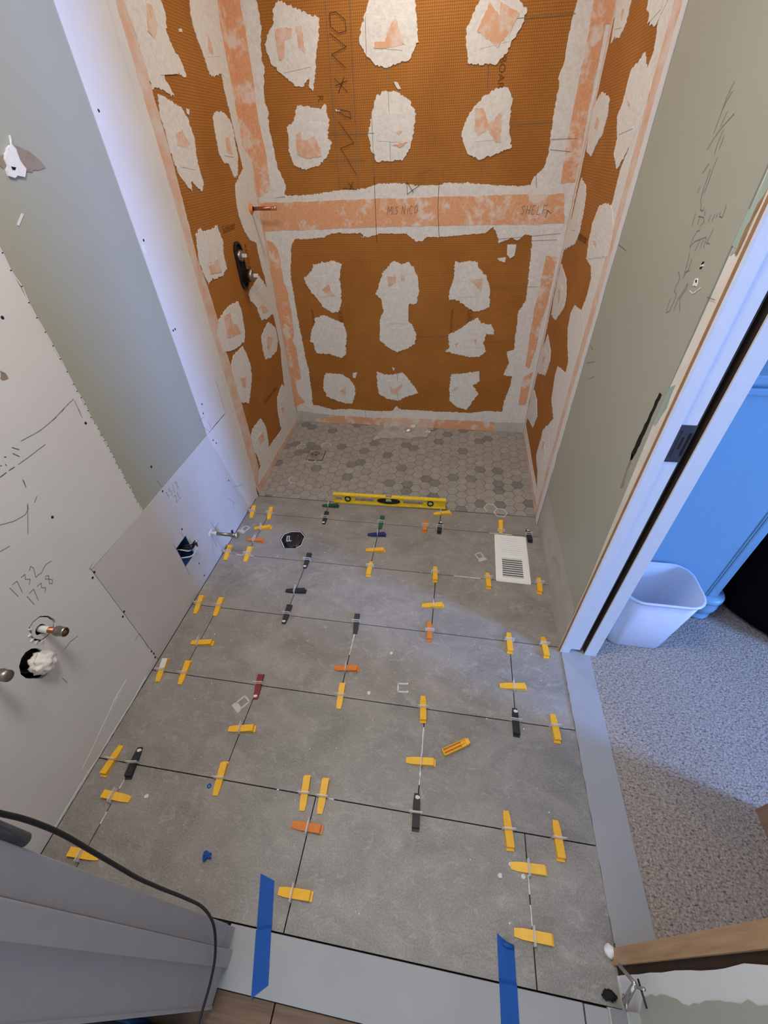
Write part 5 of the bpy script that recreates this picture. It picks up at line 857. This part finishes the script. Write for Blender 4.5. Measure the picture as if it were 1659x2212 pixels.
# toilet supply stub
ss = empty('supply_pipe_stub', P3('L', 0.897, 0.158, 0)); o3 = P3('L', 0.897, 0.158, 0)
keep(prism('torn_hole', [jag(circ(0.895, 0.160, 0.016, 9, 0.013), 0.003, 0.008)], 'L', 0.0, 0.0012, 'gypsum'), ss)
keep(lathe('plaster_smear', [(0, 0), (0.0088, 0), (0.0088, 0.026), (0.0082, 0.030), (0, 0.030)], o3, (1, 0, 0), 'grout_white', None, 14), ss)
keep(lathe('pipe', [(0, 0), (0.0080, 0), (0.0080, 0.100), (0, 0.100)], o3, (1, 0, 0), 'brass_dull', None, 16), ss)
vb = keep(lathe('valve_body', [(0.0080, 0.098), (0.0110, 0.100), (0.0110, 0.124), (0, 0.124)], o3, (1, 0, 0), 'brass_dull', None, 16), ss)
keep(lathe('outlet', [(0, 0), (0.005, 0), (0.005, 0.016), (0, 0.016)], o3+Vector((0.106, 0.004, 0.006)), (0, 0.3, 1), 'black_rubber', None, 10), vb)
hd = lathe('oval_handle', [(0, 0), (0.016, 0), (0.017, 0.004), (0.014, 0.009), (0, 0.009)], o3+Vector((0.124, 0, 0)), (1, 0, 0), 'steel', None, 18); keep(hd, ss)
tag(ss, 'chrome water supply stub with stop valve low on the left wall', 'pipe')

# vanity supply: copper stub through a patched octagon
cs = empty('copper_supply_stub', P3('L', 0.150, 0.520, 0)); ov = [(0.149+(p[0]-0.149)*0.85, 0.521+(p[1]-0.520)*0.85) for p in hole_oct]
keep(prism('patch_disc', [jag(ov, 0.001, 0.006), list(reversed(circ(0.143, 0.519, 0.016, 12)))], 'L', -0.011, -0.0012, 'drywall_new'), cs)
for k in range(5):
    t = 2.2+k*0.42; keep(prism('paper_shred', [[(0.150+0.036*math.cos(t), 0.520+0.036*math.sin(t)), (0.150+0.034*math.cos(t+.15), 0.520+0.034*math.sin(t+.15)), (0.150+0.044*math.cos(t+.1), 0.520+0.042*math.sin(t+.1))]], 'L', 0.0, 0.003, 'gypsum'), cs)
oo = P3('L', 0.1465, 0.517, 0)
keep(lathe('pipe', [(0, -0.06), (0.0085, -0.06), (0.0085, 0.048), (0, 0.048)], oo, (1, 0.0, 0.0), 'copper', None, 16), cs)
keep(lathe('pipe_tape', [(0.0092, -0.01), (0.0092, 0.018), (0.0085, 0.020)], oo, (1, 0, 0), 'white_plastic', None, 16), cs)
nt_ = keep(lathe('cap_nut', [(0.0090, 0.040), (0.0135, 0.043), (0.0145, 0.048), (0.0130, 0.056), (0.0130, 0.068), (0.0115, 0.070), (0.0115, 0.060), (0, 0.060)], oo, (1, 0, 0), 'brass_dull', None, 20, False), cs)
keep(lathe('nut_bore', [(0.0055, 0.069), (0.004, 0.0705), (0, 0.0705)], oo, (1, 0, 0), 'copper', None, 10), nt_)
tag(cs, 'capped copper stub in a ragged octagonal hole of the white drywall', 'pipe')
cs2 = empty('copper_supply_stub', P3('L', -0.004, 0.567, 0)); o4 = P3('L', -0.004, 0.567, 0)
keep(lathe('pipe', [(0, -0.06), (0.0085, -0.06), (0.0085, 0.055), (0, 0.055)], o4, (1, 0, 0), 'copper', None, 16), cs2)
keep(lathe('cap_nut', [(0.0090, 0.045), (0.0140, 0.047), (0.0150, 0.054), (0.0135, 0.060), (0.0135, 0.072), (0, 0.072)], o4, (1, 0, 0), 'brass_dull', None, 18), cs2)
tag(cs2, 'capped copper stub cut off by the left edge of the photo', 'pipe')

# vanity drain stuffed with white rag
hcx = sum(p[0] for p in hole_drain)/len(hole_drain); hcz = sum(p[1] for p in hole_drain)/len(hole_drain)
dn_ = empty('drain_pipe', P3('L', hcx, hcz, 0))
keep(lathe('pipe', [(0.030, -0.065), (0.030, -0.020), (0.025, -0.020), (0.025, -0.065), (0, -0.065)], P3('L', hcx+0.002, hcz, 0), (1, 0, 0), 'black_rubber', None, 24), dn_)
tag(dn_, 'black drain pipe recessed in a round hole of the white drywall', 'pipe')
bm = bmesh.new(); bmesh.ops.create_icosphere(bm, subdivisions=4, radius=1.0)
for v in bm.verts:
    c = v.co; k = 1+0.09*math.sin(c.x*9+c.y*3)+0.08*math.sin(c.y*8+c.z*6)+0.05*math.sin(c.z*13+c.x*5)+0.05*math.sin(c.x*23-c.y*19)+0.03*math.sin(c.y*37+c.z*31)
    v.co = P3('L', hcx+0.010, hcz-0.012, 0.006)+Vector((c.x*0.027*k, c.y*0.030*k, c.z*0.031*k))
rag = from_bm('cleaning_rag', bm, 'cotton_white', None, True); tag(rag, 'wad of white rag stuffed in the black drain pipe', 'rag')

# blue masking tape
def tape(name, pts, w, label, fold=False):
    bm = bmesh.new(); L_ = []
    for k, (x, y, z) in enumerate(pts):
        d = Vector(pts[min(k+1, len(pts)-1)])-Vector(pts[max(k-1, 0)]); d.z = 0; d.normalize(); n = Vector((-d.y, d.x, 0))*w/2; p = Vector((x, y, z))
        sk = 0.010 if k == 0 else (-0.008 if k == len(pts)-1 else 0)
        L_.append([bm.verts.new(p+n+d*sk), bm.verts.new(p-n-d*sk)])
    for A, B in zip(L_, L_[1:]): bm.faces.new((A[0], A[1], B[1], B[0]))
    r = bmesh.ops.extrude_face_region(bm, geom=bm.faces[:])
    for v in [g for g in r['geom'] if isinstance(g, bmesh.types.BMVert)]: v.co.z += 0.0005
    o = empty(name, (pts[0][0], pts[0][1], 0)); keep(from_bm('strip', bm, 'tape_blue'), o)
    if fold:
        bm = bmesh.new(); add_tube(bm, [(pts[0][0]-w*0.25, pts[0][1]-0.004, 0.005), (pts[0][0], pts[0][1]-0.007, 0.007), (pts[0][0]+w*0.45, pts[0][1]-0.009, 0.005)], [0.003, 0.0055, 0.004], 8); keep(from_bm('folded_end', bm, 'tape_blue', None, True), o)
    return tag(o, label, 'tape', 'blue tape strips over the threshold')
def tape_run(x0, y0, x1, y1):
    ys = [y0, y0-0.03, -0.26, -0.2895, -0.2965, -0.33, -0.37, y1]
    return [(x0+(x1-x0)*(y-y0)/(y1-y0), y, 0.0006 if y > -0.292 else 0.0068) for y in ys]
tape('masking_tape', tape_run(0.5260, -0.1997, 0.5829, -0.3960), 0.038, 'blue masking tape strip over the left end of the threshold')
tape('masking_tape', tape_run(1.1487, -0.2247, 1.1500, -0.4040), 0.040, 'blue masking tape strip over the right half of threshold', True)
q = [(0.3468,-0.1844),(0.2687,-0.0222)]
bm = bmesh.new(); rnd = random.Random(3)
pts = [Vector((q[0][0]+rnd.uniform(-.014, .014), q[0][1]+rnd.uniform(-.010, .010), rnd.uniform(.002, .012))) for _ in range(11)]
add_tube(bm, spline(pts, 4), 0.0028, 6); sc = from_bm('tape_scrap', bm, 'tape_blue', None, True); tag(sc, 'crumpled scrap of blue tape on a front floor tile', 'tape scrap')
bm = bmesh.new(); add_prism(bm, [circ(q[1][0], q[1][1], 0.007, 10), list(reversed(circ(q[1][0], q[1][1], 0.003, 10)))], 'F', 0.0003, 0.002); sc = from_bm('tape_scrap', bm, 'tape_blue'); tag(sc, 'tiny ring of blue tape beside a yellow wedge on first joint', 'tape scrap')

# hanging black cord
cp = [(0.5050,-0.2916,1.0248),(0.5050,-0.2885,0.9887),(0.5050,-0.2850,0.9473),(0.5050,-0.2838,0.8857),(0.5050,-0.2869,0.8051),(0.5050,-0.2905,0.7207),(0.5050,-0.2931,0.6547),(0.5050,-0.2936,0.5624),(0.5050,-0.2932,0.4521),(0.5050,-0.2963,0.3400),(0.5050,-0.3146,0.2439),(0.5050,-0.3527,0.1756),(0.5050,-0.3926,0.1476),(0.5050,-0.4373,0.1423),(0.5050,-0.4790,0.1373)]
tag(tube('power_cord', spline(cp, 5), 0.0028, 'cord_black', None, 10), 'black power cord hanging across the grey door jamb', 'cord')
# folded metal strap and rod left in the corner by the near wall
mb = empty('metal_strap', (1.375, -0.265, 0.0)); S = [(1.3700,-0.2347,0.1190),(1.3700,-0.2621,0.1903),(1.3700,-0.2875,0.1119),(1.3700,-0.2795,0.0814),(1.3700,-0.2560,0.2102),(1.3700,-0.2935,0.2250),(1.3700,-0.2651,0.1776),(1.3700,-0.2695,0.2330)]
def flat(name, pts, w, mat): return keep(tube(name, pts, w, mat, None, 8), mb)
S = [(min(s[0], 1.392), s[1], max(s[2], 0.006)) for s in S]
flat('upper_arm', [S[0], S[1]], [0.0035, 0.0042], 'steel'); flat('lower_arm', [S[1], S[2]], [0.0048, 0.0060], 'steel')
flat('pivot_ring', [(S[2][0], S[2][1]+0.010*math.cos(t), S[2][2]+0.009*math.sin(t)) for t in [k*math.pi/5 for k in range(11)]], 0.0025, 'steel'); flat('link_pin', [S[6], S[7]], 0.003, 'steel')
flat('rod', [S[4], S[5]], 0.0020, 'black_rubber')
tag(mb, 'folded metal strap with a black rod in the near right corner', 'bracket')
q = [(1.4043,-0.2089),(1.3819,-0.2768)]
bm = bmesh.new(); bmesh.ops.create_icosphere(bm, subdivisions=2, radius=0.013)
for v in bm.verts: v.co = Vector((1.392, q[0][1]+0.004, 0.010))+v.co*(1+0.2*math.sin(v.co.x*400+v.co.y*300))
tag(from_bm('plaster_lump', bm, 'gypsum', None, True), 'lump of dried plaster at the foot of the wooden jamb', 'plaster')
bm = bmesh.new(); bmesh.ops.create_icosphere(bm, subdivisions=3, radius=1.0)
for v in bm.verts: v.co = Vector((1.374, -0.278, 0.008))+Vector((v.co.x*0.015, v.co.y*0.009, v.co.z*0.007))*(1+0.25*math.sin(v.co.x*9+v.co.y*7+v.co.z*5))
tag(from_bm('dark_rag', bm, 'bag_dark', None, True), 'small dark rag on the floor beside the metal strap', 'rag')
box_ = structure(box('trim_9', 1.372, 1.3995, -0.60, -0.298, 0.0, 0.105, 'threshold', None, 0.002), 'pale painted base block at the near right wall')
# tool bag just outside the doorway
tb = empty('tool_bag', (0.30, -0.60, -0.006)); bm = bmesh.new(); add_box(bm, -0.18, 0.14, -0.10, 0.125, 0.0, 0.16, 0.02); from_bm('bag_body', bm, 'bag_dark', tb); box('bag_panel', -0.05, 0.06, 0.120, 0.1285, 0.02, 0.13, 'bag_blue', tb, 0.004); box('bag_panel', -0.08, 0.04, -0.06, 0.11, 0.155, 0.165, 'bag_blue', tb, 0.004)
tag(tb, 'dark tool bag with blue panels outside the front doorway', 'bag')

# ---- bedroom things
wb = empty('waste_bin', (1.685, 0.725, -0.001))
def rrect(w, d, r, n=6):
    out = []
    for cx, cy, a0 in ((w-r, d-r, 0), (-w+r, d-r, math.pi/2), (-w+r, -d+r, math.pi), (w-r, -d+r, 1.5*math.pi)):
        for k in range(n+1): t = a0+k*math.pi/2/n; out.append((cx+r*math.cos(t), cy+r*math.sin(t)))
    return out
def loft(rings, cap=True):
    bm = bmesh.new(); V = [[bm.verts.new(p) for p in r] for r in rings]; n = len(V[0])
    for A, B in zip(V, V[1:]):
        for k in range(n): bm.faces.new((A[k], A[(k+1) % n], B[(k+1) % n], B[k]))
    if cap: bm.faces.new(V[-1]); bm.faces.new(list(reversed(V[0])))
    return bm
def lay(w, d, r, z): return [(x, y, z) for x, y in rrect(w, d, r)]
bm = loft([lay(0.098, 0.068, 0.040, 0.0), lay(0.101, 0.070, 0.042, 0.004), lay(0.127, 0.096, 0.058, 0.292), lay(0.124, 0.093, 0.056, 0.292), lay(0.098, 0.067, 0.040, 0.008)])
from_bm('body', bm, 'bin_plastic', wb, True)
bm = loft([lay(0.125, 0.094, 0.057, 0.288), lay(0.131, 0.100, 0.061, 0.289), lay(0.133, 0.102, 0.063, 0.295), lay(0.130, 0.099, 0.061, 0.300), lay(0.124, 0.093, 0.056, 0.298), lay(0.125, 0.094, 0.057, 0.288)], False); from_bm('rim', bm, 'bin_plastic', wb, True)
tag(wb, 'white plastic waste bin on the bedroom carpet by the door jamb', 'waste bin')
dx0, dx1, dy0, dy1 = 1.56, 1.985, 0.835, 1.75
ch = empty('chest_of_drawers', ((dx0+dx1)/2, (dy0+dy1)/2, 0.0))
keep(box('carcass', dx0, dx1-0.03, dy0, dy1, 0.130, 0.950, 'furniture_paint', None, 0.004), ch)
keep(box('corner_post', dx1-0.034, dx1, dy0-0.006, dy0+0.03, 0.130, 0.950, 'furniture_paint', None, 0.006), ch)
keep(box('side_bead', dx1-0.040, dx1-0.036, dy0-0.003, dy0+0.01, 0.130, 0.950, 'furniture_paint', None, 0.001), ch)
keep(box('front_panel', dx1-0.03, dx1-0.004, dy0+0.03, dy1, 0.130, 0.950, 'furniture_paint', None, 0.003), ch)
keep(box('top_moulding', dx0, dx1+0.012, dy0-0.016, dy1, 0.950, 0.972, 'furniture_paint', None, 0.006), ch)
keep(box('top_moulding', dx0, dx1+0.022, dy0-0.026, dy1, 0.985, 1.010, 'furniture_paint', None, 0.004), ch)
keep(box('top_panel', dx0, dx1+0.004, dy0-0.006, dy1, 0.972, 0.985, 'furniture_paint', None, 0.002), ch)
fprof = [(0, 0.0), (0.046, 0.0), (0.052, 0.010), (0.052, 0.018), (0.042, 0.026), (0.044, 0.030), (0.058, 0.055), (0.060, 0.075), (0.052, 0.095), (0.054, 0.100), (0.062, 0.108), (0.062, 0.120), (0.055, 0.130), (0, 0.130)]
for fx, fy in ((dx1-0.018, dy0+0.030), (dx0+0.06, dy0+0.055), (dx1-0.055, dy1-0.06), (dx0+0.06, dy1-0.06)): keep(lathe('bun_foot', fprof, (fx, fy, 0.0), (0, 0, 1), 'furniture_paint', None, 28), ch)
tag(ch, 'pale blue chest of drawers with turned bun feet behind the waste bin', 'furniture')
ot = empty('ottoman', (2.52, 1.12, -0.001))
bm = bmesh.new(); add_lathe(bm, [(0, 0.0), (0.44, 0.0), (0.49, 0.02), (0.515, 0.10), (0.52, 0.30), (0.50, 0.38), (0.48, 0.40)], (0, 0, 0), (0, 0, 1), 40); from_bm('base', bm, 'black_fabric', ot, True)
bm = bmesh.new(); add_lathe(bm, [(0.48, 0.395), (0.52, 0.42), (0.53, 0.47), (0.49, 0.52), (0.3, 0.55), (0, 0.56)], (0, 0, 0), (0, 0, 1), 40); from_bm('cushion', bm, 'black_fabric', ot, True)
tag(ot, 'black rounded seat at the right edge beside the pale blue chest', 'ottoman')
cb = empty('wooden_door', (1.89, -0.25, -0.001))
keep(box('slab', 1.874, 1.906, -0.70, 0.150, 0.0, 2.0, 'wood_cabinet', None, 0.002), cb)
keep(box('edge_band', 1.8735, 1.9065, 0.149, 0.154, 0.0, 2.0, 'wood_cabinet', None, 0.001), cb)
for z0_, z1_ in ((0.12, 0.85), (1.0, 1.85)): keep(box('raised_panel', 1.871, 1.909, -0.58, 0.03, z0_, z1_, 'wood_cabinet', None, 0.003), cb)
kb = keep(lathe('knob', [(0, 0), (0.012, 0), (0.010, 0.03), (0.025, 0.045), (0.022, 0.06), (0, 0.065)], (1.874, 0.09, 0.95), (-1, 0, 0), 'brass_dull', None, 16), cb)
tag(cb, 'brown wooden door leaf standing open at the lower right edge on carpet', 'door')
